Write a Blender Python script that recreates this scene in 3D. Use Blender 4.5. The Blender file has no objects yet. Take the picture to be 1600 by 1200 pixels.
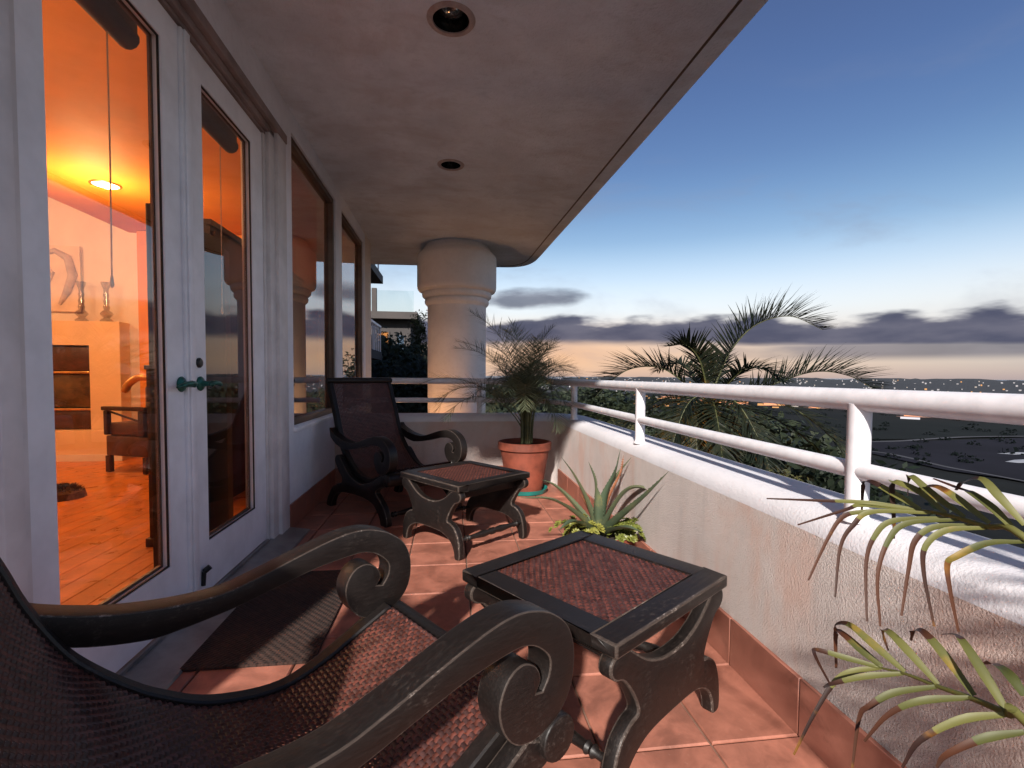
import bpy, bmesh, math, random
from mathutils import Vector, Matrix, noise as mnoise
R = math.radians
random.seed(7)
scene = bpy.context.scene
COL = scene.collection

# ------------------------------------------------------------------ camera
cam_d = bpy.data.cameras.new('camera'); cam = bpy.data.objects.new('camera', cam_d); COL.objects.link(cam)
F_PX, YAW, PITCH, ROLL, SHIFT = 755.0, R(7.3154), R(2.2699), R(0.4), 16.93
fw = Vector((math.sin(YAW)*math.cos(PITCH), math.cos(YAW)*math.cos(PITCH), -math.sin(PITCH)))
rt0 = Vector((math.cos(YAW), -math.sin(YAW), 0)); up0 = rt0.cross(fw)
rt = rt0*math.cos(ROLL) + up0*math.sin(ROLL); up = up0*math.cos(ROLL) - rt0*math.sin(ROLL)
cam.matrix_world = Matrix(((rt.x, up.x, -fw.x, 0), (rt.y, up.y, -fw.y, 0), (rt.z, up.z, -fw.z, 1.0), (0, 0, 0, 1)))
cam_d.sensor_width = 36.0; cam_d.lens = 36.0*F_PX/1600.0
cam_d.shift_y = SHIFT/1600.0
cam_d.clip_start = 0.02; cam_d.clip_end = 60000
scene.camera = cam

# ------------------------------------------------------------------ exposure, sun, sky
EXPO = 0.95
scene.view_settings.view_transform = 'Standard'; scene.view_settings.look = 'None'
scene.view_settings.exposure = EXPO; scene.view_settings.gamma = 1.0
scene.view_settings.use_curve_mapping = False
SUN_EL, SUN_AZ = R(31), R(180+18)          # azimuth clockwise from +Y: behind the camera, a little to its left
sd = bpy.data.lights.new('sun', 'SUN'); sd.energy = 4.3; sd.angle = R(1.8); sd.color = (1.0, 0.93, 0.86)
sun = bpy.data.objects.new('sun', sd); COL.objects.link(sun)
tosun = Vector((math.sin(SUN_AZ)*math.cos(SUN_EL), math.cos(SUN_AZ)*math.cos(SUN_EL), math.sin(SUN_EL)))
sun.rotation_euler = tosun.to_track_quat('Z', 'Y').to_euler()

world = bpy.data.worlds.new('World'); scene.world = world; world.use_nodes = True
try:
    world.cycles.sampling_method = 'MANUAL'; world.cycles.sample_map_resolution = 512
except Exception:
    pass

class NT:
    """small helper to write node trees"""
    def __init__(s, tree): s.t = tree; s.n = tree.nodes; s.l = tree.links
    def new(s, typ, **kw):
        n = s.n.new(typ)
        for k, v in kw.items(): setattr(n, k, v)
        return n
    def put(s, sock, v):
        if isinstance(v, bpy.types.NodeSocket): s.l.new(v, sock)
        elif v is not None: sock.default_value = v
    def math(s, op, a, b=None, c=None, clamp=False):
        n = s.new('ShaderNodeMath', operation=op, use_clamp=clamp)
        s.put(n.inputs[0], a)
        if b is not None: s.put(n.inputs[1], b)
        if c is not None: s.put(n.inputs[2], c)
        return n.outputs[0]
    def mix(s, f, a, b, mode='MIX'):
        n = s.new('ShaderNodeMix', data_type='RGBA', blend_type=mode)
        s.put(n.inputs[0], f); s.put(n.inputs[6], a if isinstance(a, bpy.types.NodeSocket) else (*a, 1))
        s.put(n.inputs[7], b if isinstance(b, bpy.types.NodeSocket) else (*b, 1))
        return n.outputs[2]
    def ramp(s, f, stops, interp='LINEAR'):
        n = s.new('ShaderNodeValToRGB'); cr = n.color_ramp; cr.interpolation = interp
        while len(cr.elements) < len(stops): cr.elements.new(0.5)
        for e, (p, c) in zip(cr.elements, stops):
            e.position = p; e.color = (*c, 1) if len(c) == 3 else c
        s.put(n.inputs[0], f)
        return n.outputs[0]
    def sstep(s, x, a, b):
        n = s.new('ShaderNodeMapRange', interpolation_type='SMOOTHSTEP')
        s.put(n.inputs[0], x); n.inputs[1].default_value = a; n.inputs[2].default_value = b
        return n.outputs[0]
    def noise(s, vec, scale, detail=3, rough=0.55, dist=0.0):
        n = s.new('ShaderNodeTexNoise'); n.inputs['Scale'].default_value = scale
        n.inputs['Detail'].default_value = detail; n.inputs['Roughness'].default_value = rough
        n.inputs['Distortion'].default_value = dist
        if vec is not None: s.put(n.inputs['Vector'], vec)
        return n.outputs[0]
    def vec(s, x, y, z=0.0):
        n = s.new('ShaderNodeCombineXYZ'); s.put(n.inputs[0], x); s.put(n.inputs[1], y); s.put(n.inputs[2], z)
        return n.outputs[0]

def build_sky():
    w = NT(world.node_tree); w.n.clear()
    out = w.new('ShaderNodeOutputWorld'); bg = w.new('ShaderNodeBackground')
    tc = w.new('ShaderNodeTexCoord'); sep = w.new('ShaderNodeSeparateXYZ'); w.l.new(tc.outputs['Generated'], sep.inputs[0])
    x, y, z = sep.outputs
    el = w.math('MULTIPLY', w.math('ARCSINE', z), 180/math.pi)          # degrees above the horizon
    az = w.math('MULTIPLY', w.math('ARCTAN2', x, y), 180/math.pi)       # degrees clockwise from +Y
    grad = w.ramp(w.math('DIVIDE', el, 60.0, clamp=True), SKY_STOPS, 'B_SPLINE')
    ns = w.new('ShaderNodeTexSky', sky_type='NISHITA'); ns.sun_disc = False
    ns.sun_elevation = SUN_EL; ns.sun_rotation = SUN_AZ
    add = w.new('ShaderNodeMix', data_type='RGBA', blend_type='ADD'); add.inputs[0].default_value = NISHITA
    w.l.new(grad, add.inputs[6]); w.l.new(ns.outputs[0], add.inputs[7]); grad = add.outputs[2]
    # dusk glow where the sun went down, ahead of the balcony
    glow_az = w.math('SUBTRACT', 1.0, w.math('DIVIDE', w.math('ABSOLUTE', w.math('SUBTRACT', az, 13.0)), 46.0), clamp=True)
    glow_el = w.math('SUBTRACT', 1.0, w.sstep(w.math('ABSOLUTE', w.math('SUBTRACT', el, 2.6)), 0.0, 5.2))
    glow = w.math('MULTIPLY', w.math('POWER', glow_az, 1.3), glow_el)
    sky = w.mix(w.math('MULTIPLY', glow, 0.9), grad, GLOW)
    el2 = w.math('ADD', el, w.math('MULTIPLY', w.math('MINIMUM', w.math('ABSOLUTE', w.math('SUBTRACT', az, 12.0)), 60.0), 0.030))   # the bank sinks away to either side
    # clouds in long low bands: the azimuth stretches them, the elevation is compressed
    nv = w.vec(w.math('MULTIPLY', az, 0.055), w.math('MULTIPLY', el, 0.30), 3.1)
    n1 = w.noise(nv, 1.0, 5, 0.55, 0.3)
    n2 = w.noise(w.vec(w.math('MULTIPLY', az, 0.16), w.math('MULTIPLY', el, 0.55), 9.0), 1.0, 4, 0.5)
    n3 = w.noise(w.vec(w.math('MULTIPLY', az, 0.09), 0.0, 5.0), 1.0, 3, 0.5)
    top = w.math('ADD', 4.4, w.math('MULTIPLY', n3, 4.6))               # wavy top of the main bank
    up_ = w.math('SUBTRACT', 1.0, w.sstep(w.math('ADD', w.math('SUBTRACT', el2, top), w.math('MULTIPLY', w.math('SUBTRACT', n2, 0.5), 3.6)), -0.5, 0.5))
    dn_ = w.sstep(w.math('ADD', el2, w.math('MULTIPLY', w.math('SUBTRACT', n1, 0.5), 1.2)), 3.5, 4.5)
    bank = w.math('MULTIPLY', w.math('MULTIPLY', up_, dn_), w.sstep(w.math('ADD', n1, w.math('MULTIPLY', n3, 0.3)), 0.30, 0.50))
    # a thinner veil under the bank, towards the right
    veil = w.math('MULTIPLY', w.math('MULTIPLY', w.sstep(el, 1.4, 2.3), w.math('SUBTRACT', 1.0, w.sstep(el, 3.0, 3.9))), w.sstep(w.math('ADD', az, w.math('MULTIPLY', n2, 26.0)), 34.0, 60.0))
    # one detached cloud higher up beside the column
    dx = w.math('DIVIDE', w.math('SUBTRACT', az, 9.6), 6.6); dy = w.math('DIVIDE', w.math('SUBTRACT', el, 9.0), 1.25)
    r2 = w.math('ADD', w.math('MULTIPLY', dx, dx), w.math('MULTIPLY', dy, dy))
    puff = w.math('SUBTRACT', 1.0, w.sstep(w.math('ADD', r2, w.math('MULTIPLY', w.math('SUBTRACT', n2, 0.5), 2.2)), 0.15, 1.25))
    # faint high wisps all round
    n4 = w.noise(w.vec(w.math('MULTIPLY', az, 0.045), w.math('MULTIPLY', el, 0.13), 21.0), 1.0, 5, 0.6, 0.5)
    wisp = w.math('MULTIPLY', w.math('MULTIPLY', w.sstep(n4, 0.50, 0.74), 0.32), w.math('SUBTRACT', 1.0, w.sstep(el, 14.0, 34.0)))
    sky = w.mix(wisp, sky, (0.30, 0.31, 0.40))
    d = w.math('MAXIMUM', w.math('MAXIMUM', w.math('MULTIPLY', bank, 0.97), w.math('MULTIPLY', veil, 0.72)), w.math('MULTIPLY', puff, 0.8), clamp=True)
    ccol = w.mix(w.sstep(n2, 0.3, 0.7), CLOUD_A, CLOUD_B)
    sky = w.mix(d, sky, ccol)
    # below the horizon: dim ground-haze colour
    sky = w.mix(w.sstep(el, -0.6, 0.0), (0.10, 0.10, 0.13), sky)
    w.l.new(sky, bg.inputs[0]); bg.inputs[1].default_value = 2**-EXPO
    w.l.new(bg.outputs[0], out.inputs[0])

def s2l(r, g, b):
    f = lambda c: (c/255/12.92) if c/255 <= 0.04045 else ((c/255+0.055)/1.055)**2.4
    return (f(r), f(g), f(b))
SKY_STOPS = [(0.0, s2l(132, 106, 122)), (0.03, s2l(140, 114, 124)), (0.075, s2l(174, 152, 150)), (0.12, s2l(204, 190, 176)),
             (0.18, s2l(170, 182, 192)), (0.25, s2l(84, 122, 154)), (0.37, s2l(0, 54, 116)), (0.55, s2l(0, 24, 92)), (1.0, s2l(0, 10, 60))]
GLOW = s2l(255, 198, 150)
CLOUD_A, CLOUD_B = s2l(76, 80, 104), s2l(108, 108, 126)
NISHITA = 0.075
build_sky()

# ------------------------------------------------------------------ helpers
def set_tags(o, label=None, cat=None, group=None, kind=None):
    if label: o['label'] = label
    if cat: o['category'] = cat
    if group: o['group'] = group
    if kind: o['kind'] = kind
    return o
def thing(name, label, cat, loc=(0, 0, 0), rz=0.0, group=None):
    o = bpy.data.objects.new(name, None); COL.objects.link(o); o.empty_display_size = 0.1
    o.location = loc; o.rotation_euler = (0, 0, rz)
    return set_tags(o, label, cat, group)
def link_mesh(name, me, parent=None):
    o = bpy.data.objects.new(name, me); COL.objects.link(o)
    if parent is not None: o.parent = parent
    return o
def copy_tree(o, parent=None):
    c = o.copy(); COL.objects.link(c)
    if parent is not None: c.parent = parent
    for ch in list(o.children): copy_tree(ch, c)
    return c
def smooth_mesh(me, ang=38):
    for p in me.polygons: p.use_smooth = True
    me.set_sharp_from_angle(angle=R(ang))

class MB:
    """collects geometry; build() links it as ONE mesh object"""
    def __init__(s): s.v = []; s.f = []; s.mi = []
    def add(s, vs, fs, mi=0):
        b = len(s.v); s.v += [tuple(p) for p in vs]
        for f in fs: s.f.append(tuple(i+b for i in f)); s.mi.append(mi)
    def box(s, a, b, mi=0, rz=0.0, piv=None):
        (x0, y0, z0), (x1, y1, z1) = a, b
        vs = [Vector(p) for p in ((x0,y0,z0),(x1,y0,z0),(x1,y1,z0),(x0,y1,z0),(x0,y0,z1),(x1,y0,z1),(x1,y1,z1),(x0,y1,z1))]
        if rz:
            pv = Vector(piv or ((x0+x1)/2, (y0+y1)/2, 0)); m = Matrix.Rotation(rz, 3, 'Z')
            vs = [m @ (p-pv) + pv for p in vs]
        s.add(vs, [(3,2,1,0),(4,5,6,7),(0,1,5,4),(1,2,6,5),(2,3,7,6),(3,0,4,7)], mi)
    def lathe(s, prof, n=28, c=(0,0,0), mi=0, cap=True, axis=None):
        """prof: (radius, height) from bottom to top"""
        vs = []; k = len(prof)
        M_ = Matrix.Identity(3) if axis is None else Vector(axis).normalized().to_track_quat('Z', 'Y').to_matrix()
        for r, h in prof:
            for i in range(n):
                a = 2*math.pi*i/n
                vs.append(Vector(c) + M_ @ Vector((r*math.cos(a), r*math.sin(a), h)))
        fs = [(j*n+i, j*n+(i+1) % n, (j+1)*n+(i+1) % n, (j+1)*n+i) for j in range(k-1) for i in range(n)]
        if cap:
            if prof[0][0] > 1e-6: fs.append(tuple(range(n-1, -1, -1)))
            if prof[-1][0] > 1e-6: fs.append(tuple((k-1)*n+i for i in range(n)))
        s.add(vs, fs, mi)
    def tube(s, pts, r, n=10, mi=0, cap=True):
        """pts: polyline; r: radius or list of radii"""
        pts = [Vector(p) for p in pts]; m = len(pts)
        rs = r if isinstance(r, (list, tuple)) else [r]*m
        t0 = (pts[1]-pts[0]).normalized()
        nrm = t0.orthogonal().normalized(); vs = []; pt = t0
        for i, p in enumerate(pts):
            t = (pts[min(i+1, m-1)]-pts[max(i-1, 0)]).normalized()
            nrm = (nrm - t*nrm.dot(t))
            if nrm.length < 1e-6: nrm = t.orthogonal()
            nrm.normalize(); b = t.cross(nrm)
            for k in range(n):
                a = 2*math.pi*k/n
                vs.append(p + (nrm*math.cos(a)+b*math.sin(a))*rs[i])
        fs = [(i*n+k, i*n+(k+1) % n, (i+1)*n+(k+1) % n, (i+1)*n+k) for i in range(m-1) for k in range(n)]
        if cap: fs += [tuple(range(n-1, -1, -1)), tuple((m-1)*n+k for k in range(n))]
        s.add(vs, fs, mi)
    def ribbon(s, pts, widths, normal, mi=0, fold=0.0):
        """leaf: strip through pts, width across; fold lifts the two edges"""
        pts = [Vector(p) for p in pts]; m = len(pts); vs = []; N = Vector(normal)
        for i, p in enumerate(pts):
            t = (pts[min(i+1, m-1)]-pts[max(i-1, 0)])
            w = t.cross(N)
            if w.length < 1e-7: w = t.orthogonal()
            w.normalize(); nn = w.cross(t).normalized(); h = widths[i]/2
            vs += [p - w*h + nn*h*fold, p, p + w*h + nn*h*fold]
        fs = []
        for i in range(m-1):
            a = i*3; fs += [(a, a+1, a+4, a+3), (a+1, a+2, a+5, a+4)]
        s.add(vs, fs, mi)
    def build(s, name, mats, parent=None, smooth=None, bevel=0.0, bseg=2):
        me = bpy.data.meshes.new(name); me.from_pydata([tuple(p) for p in s.v], [], s.f); me.update()
        mats = mats if isinstance(mats, (list, tuple)) else [mats]
        for m in mats: me.materials.append(m)
        if len(mats) > 1: me.polygons.foreach_set('material_index', s.mi)
        if bevel:
            bm = bmesh.new(); bm.from_mesh(me)
            bmesh.ops.remove_doubles(bm, verts=bm.verts, dist=1e-5)
            es = [e for e in bm.edges if len(e.link_faces) == 2 and e.calc_face_angle(0) > R(30)]
            bmesh.ops.bevel(bm, geom=es, offset=bevel, segments=bseg, profile=0.5, affect='EDGES', clamp_overlap=True)
            bm.to_mesh(me); bm.free()
        if smooth or bevel: smooth_mesh(me, smooth or 40)
        return link_mesh(name, me, parent)

def spline(pts, k=6, closed=False):
    """Catmull-Rom through pts (any dimension)"""
    P = [Vector(p) if len(p) == 3 else Vector((p[0], p[1], 0)) for p in pts]; n = len(P); out = []
    rng = range(n) if closed else range(n-1)
    for i in rng:
        p0 = P[(i-1) % n] if (closed or i > 0) else P[0]*2-P[1]
        p1 = P[i]; p2 = P[(i+1) % n]
        p3 = P[(i+2) % n] if (closed or i+2 < n) else P[-1]*2-P[-2]
        for j in range(k):
            t = j/k
            out.append(0.5*((2*p1)+(p2-p0)*t+(2*p0-5*p1+4*p2-p3)*t*t+(3*p1-p0-3*p2+p3)*t**3))
    if not closed: out.append(P[-1])
    return out

def prism(name, outline, y0, y1, mats, parent=None, bevel=0.006, plane='XZ', bseg=2):
    """outline (a, z) extruded across; bevelled rim takes material 1 when there are two"""
    bm = bmesh.new()
    vs = [bm.verts.new((p[0], y0, p[1]) if plane == 'XZ' else (p[0], p[1], y0)) for p in outline]
    f = bm.faces.new(vs)
    ext = bmesh.ops.extrude_face_region(bm, geom=[f])
    d = y1-y0
    nv = [e for e in ext['geom'] if isinstance(e, bmesh.types.BMVert)]
    bmesh.ops.translate(bm, verts=nv, vec=(0, d, 0) if plane == 'XZ' else (0, 0, d))
    bmesh.ops.recalc_face_normals(bm, faces=bm.faces)
    if bevel:
        rim = [e for e in bm.edges if len(e.link_faces) == 2 and any(len(fc.verts) > 4 for fc in e.link_faces)]
        kw = dict(material=1) if isinstance(mats, (list, tuple)) and len(mats) > 1 else {}
        bmesh.ops.bevel(bm, geom=rim, offset=bevel, segments=bseg, profile=0.5, affect='EDGES', clamp_overlap=True, **kw)
    bmesh.ops.triangulate(bm, faces=[fc for fc in bm.faces if len(fc.verts) > 4])
    me = bpy.data.meshes.new(name); bm.to_mesh(me); bm.free()
    for m in (mats if isinstance(mats, (list, tuple)) else [mats]): me.materials.append(m)
    smooth_mesh(me, 40)
    return link_mesh(name, me, parent)

# ------------------------------------------------------------------ materials
def new_mat(name):
    m = bpy.data.materials.new(name); m.use_nodes = True
    n = NT(m.node_tree); n.n.clear()
    o = n.new('ShaderNodeOutputMaterial'); b = n.new('ShaderNodeBsdfPrincipled')
    n.l.new(b.outputs[0], o.inputs[0])
    tc = n.new('ShaderNodeTexCoord')
    return m, n, b, tc.outputs['Object'], o
def bump(n, b, h, strength, dist):
    k = n.new('ShaderNodeBump'); k.inputs['Strength'].default_value = strength; k.inputs['Distance'].default_value = dist
    n.l.new(h, k.inputs['Height']); n.l.new(k.outputs[0], b.inputs['Normal'])
def simple(name, col, rough=0.6, var=0.25, scale=6.0, bs=0.0, bscale=60.0, metal=0.0, spec=0.5, coat=0.0, bdist=0.004):
    m, n, b, P, o = new_mat(name)
    f = n.noise(P, scale, 4, 0.6)
    c = n.mix(n.sstep(f, 0.3, 0.7), tuple(v*(1-var) for v in col), tuple(min(1, v*(1+var*0.6)) for v in col))
    n.l.new(c, b.inputs['Base Color'])
    n.l.new(n.math('ADD', rough-0.08, n.math('MULTIPLY', f, 0.16)), b.inputs['Roughness'])
    b.inputs['Metallic'].default_value = metal; b.inputs['Specular IOR Level'].default_value = spec
    if coat: b.inputs['Coat Weight'].default_value = coat
    if bs: bump(n, b, n.noise(P, bscale, 4, 0.6), bs, bdist)
    return m
def stucco(name, col, bs, bscale, dist, stain=None, stain_amt=0.0, cell=True, var=0.10):
    m, n, b, P, o = new_mat(name)
    f = n.noise(P, 2.2, 5, 0.6); g = n.noise(P, 26, 3, 0.6)
    c = n.mix(n.sstep(f, 0.25, 0.75), tuple(v*(1-var) for v in col), tuple(min(1, v*(1+var*0.5)) for v in col))
    c = n.mix(n.math('MULTIPLY', n.sstep(g, 0.45, 0.8), 0.18), c, tuple(v*0.62 for v in col))
    if stain:
        mp = n.new('ShaderNodeMapping'); n.l.new(P, mp.inputs[0]); mp.inputs['Scale'].default_value = (1.3, 2.4, 0.8)
        s = n.noise(mp.outputs[0], 1.7, 5, 0.6, 0.6)
        c = n.mix(n.math('MULTIPLY', n.sstep(s, 0.46, 0.72), stain_amt), c, stain)
        m3 = n.new('ShaderNodeMapping'); n.l.new(P, m3.inputs[0]); m3.inputs['Scale'].default_value = (5.0, 7.0, 0.7)
        c = n.mix(n.math('MULTIPLY', n.sstep(n.noise(m3.outputs[0], 1.6, 4, 0.6), 0.52, 0.75), 0.35), c, tuple(v*0.66 for v in col))
    n.l.new(c, b.inputs['Base Color']); b.inputs['Roughness'].default_value = 0.9; b.inputs['Specular IOR Level'].default_value = 0.25
    h = n.noise(P, bscale, 4, 0.65)
    if cell:
        v = n.new('ShaderNodeTexVoronoi', feature='SMOOTH_F1'); v.inputs['Scale'].default_value = bscale*0.9
        n.l.new(P, v.inputs['Vector'])
        h = n.math('SUBTRACT', n.math('MULTIPLY', h, 1.0), n.math('MULTIPLY', v.outputs[0], 0.7))
    bump(n, b, h, bs, dist)
    return m
def wood_dark(name, col, worn, amt, rough=0.40, scl=(9, 60, 60)):
    m, n, b, P, o = new_mat(name)
    mp = n.new('ShaderNodeMapping'); n.l.new(P, mp.inputs[0]); mp.inputs['Scale'].default_value = scl
    g = n.noise(mp.outputs[0], 4.0, 5, 0.65)
    big = n.noise(P, 5.0, 4, 0.6)
    c = n.mix(n.sstep(g, 0.35, 0.7), tuple(v*0.75 for v in col), tuple(v*1.25 for v in col))
    w = n.math('MULTIPLY', n.sstep(n.math('ADD', n.math('MULTIPLY', g, 0.30), n.math('MULTIPLY', n.noise(P, 75, 5, 0.75), 0.72)), 0.52, 0.64), n.sstep(big, 0.46, 0.66))
    c = n.mix(n.math('MULTIPLY', w, amt), c, worn)
    n.l.new(c, b.inputs['Base Color'])
    n.l.new(n.math('ADD', rough-0.05, n.math('MULTIPLY', g, 0.22)), b.inputs['Roughness']); b.inputs['Specular IOR Level'].default_value = 0.38
    bump(n, b, n.math('ADD', g, n.math('MULTIPLY', n.noise(P, 90, 3, 0.6), 0.5)), 0.25, 0.0016)
    return m
def emit(name, col, strength):
    m = bpy.data.materials.new(name); m.use_nodes = True; n = NT(m.node_tree); n.n.clear()
    o = n.new('ShaderNodeOutputMaterial'); e = n.new('ShaderNodeEmission')
    e.inputs[0].default_value = (*col, 1); e.inputs[1].default_value = strength
    n.l.new(e.outputs[0], o.inputs[0]); return m
def glass_pane_mat(name, tint, ior, dirt=0.03):
    m = bpy.data.materials.new(name); m.use_nodes = True; n = NT(m.node_tree); n.n.clear()
    o = n.new('ShaderNodeOutputMaterial'); t = n.new('ShaderNodeBsdfTransparent'); g = n.new('ShaderNodeBsdfGlossy')
    t.inputs[0].default_value = (*tint, 1); g.inputs['Roughness'].default_value = 0.006; g.inputs[0].default_value = (0.95, 0.97, 1, 1)
    fr = n.new('ShaderNodeFresnel'); fr.inputs[0].default_value = ior
    gm = n.new('ShaderNodeNewGeometry')
    fac = n.math('MULTIPLY', fr.outputs[0], n.math('SUBTRACT', 1.0, gm.outputs['Backfacing']))   # a thin pane reflects off its outer face
    mx = n.new('ShaderNodeMixShader'); n.l.new(fac, mx.inputs[0]); n.l.new(t.outputs[0], mx.inputs[1]); n.l.new(g.outputs[0], mx.inputs[2])
    df = n.new('ShaderNodeBsdfDiffuse'); df.inputs[0].default_value = (0.6, 0.6, 0.62, 1)
    tc = n.new('ShaderNodeTexCoord'); mp = n.new('ShaderNodeMapping'); n.l.new(tc.outputs['Object'], mp.inputs[0]); mp.inputs['Scale'].default_value = (1, 5, 0.5)
    dn = n.noise(mp.outputs[0], 3.0, 4, 0.6)
    m2 = n.new('ShaderNodeMixShader'); n.l.new(n.math('MULTIPLY', n.sstep(dn, 0.4, 0.8), dirt), m2.inputs[0])
    n.l.new(mx.outputs[0], m2.inputs[1]); n.l.new(df.outputs[0], m2.inputs[2]); n.l.new(m2.outputs[0], o.inputs[0])
    return m
def leaf_mat(name, a, b_, tip=None, trans=0.35, rough=0.5):
    m, n, b, P, o = new_mat(name)
    f = n.noise(P, 5, 3, 0.6)
    ob = n.new('ShaderNodeObjectInfo')
    c = n.mix(n.sstep(n.math('ADD', f, n.math('MULTIPLY', n.math('SUBTRACT', ob.outputs['Random'], 0.5), 0.4)), 0.3, 0.7), a, b_)
    if tip is not None:
        c = n.mix(n.sstep(n.noise(P, 14, 4, 0.6), 0.56, 0.7), c, tip)
    n.l.new(c, b.inputs['Base Color']); b.inputs['Roughness'].default_value = rough; b.inputs['Specular IOR Level'].default_value = 0.35
    tr = n.new('ShaderNodeBsdfTranslucent'); n.l.new(c, tr.inputs[0])
    mx = n.new('ShaderNodeMixShader'); mx.inputs[0].default_value = trans
    n.l.new(b.outputs[0], mx.inputs[1]); n.l.new(tr.outputs[0], mx.inputs[2]); n.l.new(mx.outputs[0], o.inputs[0])
    return m

M = {}
M['wall'] = stucco('wall_stucco', (0.80, 0.82, 0.88), 0.5, 120, 0.005, cell=False)
M['parapet'] = stucco('parapet_stucco', (0.61, 0.54, 0.51), 1.0, 190, 0.011, stain=(0.60, 0.34, 0.25), stain_amt=0.5, cell=False)
M['cap'] = stucco('cap_stucco', (0.60, 0.59, 0.62), 0.6, 120, 0.004, cell=False)
M['soffit'] = stucco('soffit_stucco', (0.80, 0.86, 0.94), 1.0, 60, 0.010, stain=(0.60, 0.60, 0.63), stain_amt=0.55, cell=False, var=0.14)
M['column'] = stucco('column_stucco', (0.78, 0.77, 0.77), 0.3, 140, 0.003, cell=False)
M['white'] = simple('white_paint', (0.80, 0.82, 0.87), 0.45, 0.10, 5, 0.12, 40)
M['trim'] = simple('trim_paint', (0.66, 0.64, 0.65), 0.5, 0.14, 5, 0.12, 40)
M['bronze'] = simple('bronze_frame', (0.13, 0.085, 0.06), 0.45, 0.3, 8)
M['gasket'] = simple('black_gasket', (0.012, 0.011, 0.011), 0.7, 0.2, 20)
M['rail'] = simple('rail_paint', (0.64, 0.63, 0.66), 0.40, 0.09, 20, 0.10, 70, bdist=0.0015)
M['grout'] = simple('tile_grout', (0.20, 0.12, 0.085), 0.95, 0.3, 14)
M['dark'] = wood_dark('dark_wood', (0.0090, 0.0065, 0.0058), (0.13, 0.105, 0.09), 0.22)
M['worn'] = wood_dark('worn_edge', (0.05, 0.038, 0.032), (0.33, 0.28, 0.25), 0.75, 0.35)
M['cane'] = simple('rattan_strand', (0.10, 0.030, 0.021), 0.40, 0.6, 30)
M['cane_dark'] = simple('rattan_strand_dark', (0.052, 0.024, 0.022), 0.42, 0.5, 26)
M['verdigris'] = simple('verdigris_metal', (0.012, 0.11, 0.085), 0.36, 0.5, 40, metal=0.35)
M['black'] = simple('black_metal', (0.012, 0.012, 0.013), 0.4, 0.3, 20)
M['steel'] = simple('sill_metal', (0.30, 0.29, 0.28), 0.38, 0.25, 8, metal=0.6)
M['terracotta'] = simple('terracotta', (0.18, 0.042, 0.022), 0.68, 0.38, 7, 0.25, 60)
M['soil'] = simple('soil', (0.03, 0.02, 0.014), 0.95, 0.5, 30, 0.8, 60)
M['teal'] = simple('teal_plastic', (0.012, 0.16, 0.14), 0.35, 0.2, 9)
M['pane'] = glass_pane_mat('door_glass', (0.96, 0.96, 0.96), 1.75, 0.015)
M['pane2'] = glass_pane_mat('window_glass', (0.42, 0.40, 0.40), 6.0, 0.008)
M['blind'] = simple('blind_fabric', (0.030, 0.020, 0.015), 0.8, 0.4, 30)
M['cord'] = simple('blind_cord', (0.55, 0.42, 0.30), 0.7, 0.2, 30)
M['palm'] = leaf_mat('palm_leaf', (0.055, 0.075, 0.045), (0.12, 0.14, 0.08), (0.17, 0.14, 0.06))
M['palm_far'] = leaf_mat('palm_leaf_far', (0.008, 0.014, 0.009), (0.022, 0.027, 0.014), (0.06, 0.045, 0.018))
M['palm_near'] = leaf_mat('palm_leaf_near', (0.055, 0.062, 0.016), (0.125, 0.122, 0.034), (0.24, 0.15, 0.025), 0.2, rough=0.52)
M['palm_tip'] = leaf_mat('palm_leaf_dry', (0.060, 0.020, 0.008), (0.022, 0.009, 0.006), (0.20, 0.085, 0.012), 0.04)
M['stem'] = simple('palm_stem', (0.06, 0.065, 0.022), 0.6, 0.4, 20)
M['trunk'] = simple('trunk_bark', (0.024, 0.018, 0.014), 0.9, 0.5, 14, 0.7, 30)
M['aloe'] = leaf_mat('aloe_leaf', (0.060, 0.085, 0.050), (0.115, 0.13, 0.07), (0.16, 0.15, 0.06), 0.08, 0.45)
M['aloe_dry'] = simple('dry_leaf', (0.22, 0.08, 0.035), 0.7, 0.4, 20)
M['succ'] = leaf_mat('succulent_leaf', (0.13, 0.15, 0.03), (0.24, 0.23, 0.05), (0.10, 0.12, 0.03), 0.15, 0.4)
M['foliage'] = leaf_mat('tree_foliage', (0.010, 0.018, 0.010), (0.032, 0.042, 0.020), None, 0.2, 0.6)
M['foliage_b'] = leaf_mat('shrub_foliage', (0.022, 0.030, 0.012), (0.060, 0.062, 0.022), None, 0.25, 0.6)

def tile_mat(name, col, var, rough):
    m, n, b, P, o = new_mat(name)
    ob = n.new('ShaderNodeObjectInfo'); rnd = ob.outputs['Random']
    geo = n.new('ShaderNodeNewGeometry'); W = geo.outputs['Position']
    f = n.noise(W, 7, 5, 0.65, 0.4); g = n.noise(W, 60, 3, 0.6)
    c = n.mix(n.sstep(f, 0.28, 0.72), tuple(v*(1-var) for v in col), tuple(v*(1+var*0.7) for v in col))
    c = n.mix(n.math('MULTIPLY', rnd, 0.35), c, tuple(v*k for v, k in zip(col, (0.72, 0.66, 0.62))))
    c = n.mix(n.math('MULTIPLY', n.sstep(n.noise(W, 3.1, 6, 0.7, 1.0), 0.56, 0.70), 0.55), c, tuple(v*0.42 for v in col))
    c = n.mix(n.math('MULTIPLY', n.sstep(g, 0.62, 0.8), 0.25), c, (0.5, 0.3, 0.22))
    n.l.new(c, b.inputs['Base Color'])
    n.l.new(n.math('ADD', rough, n.math('MULTIPLY', f, 0.3)), b.inputs['Roughness'])
    bump(n, b, n.math('ADD', f, n.math('MULTIPLY', g, 0.4)), 0.12, 0.003)
    return m
M['tile'] = tile_mat('floor_tile', (0.335, 0.130, 0.088), 0.40, 0.36)
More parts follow.
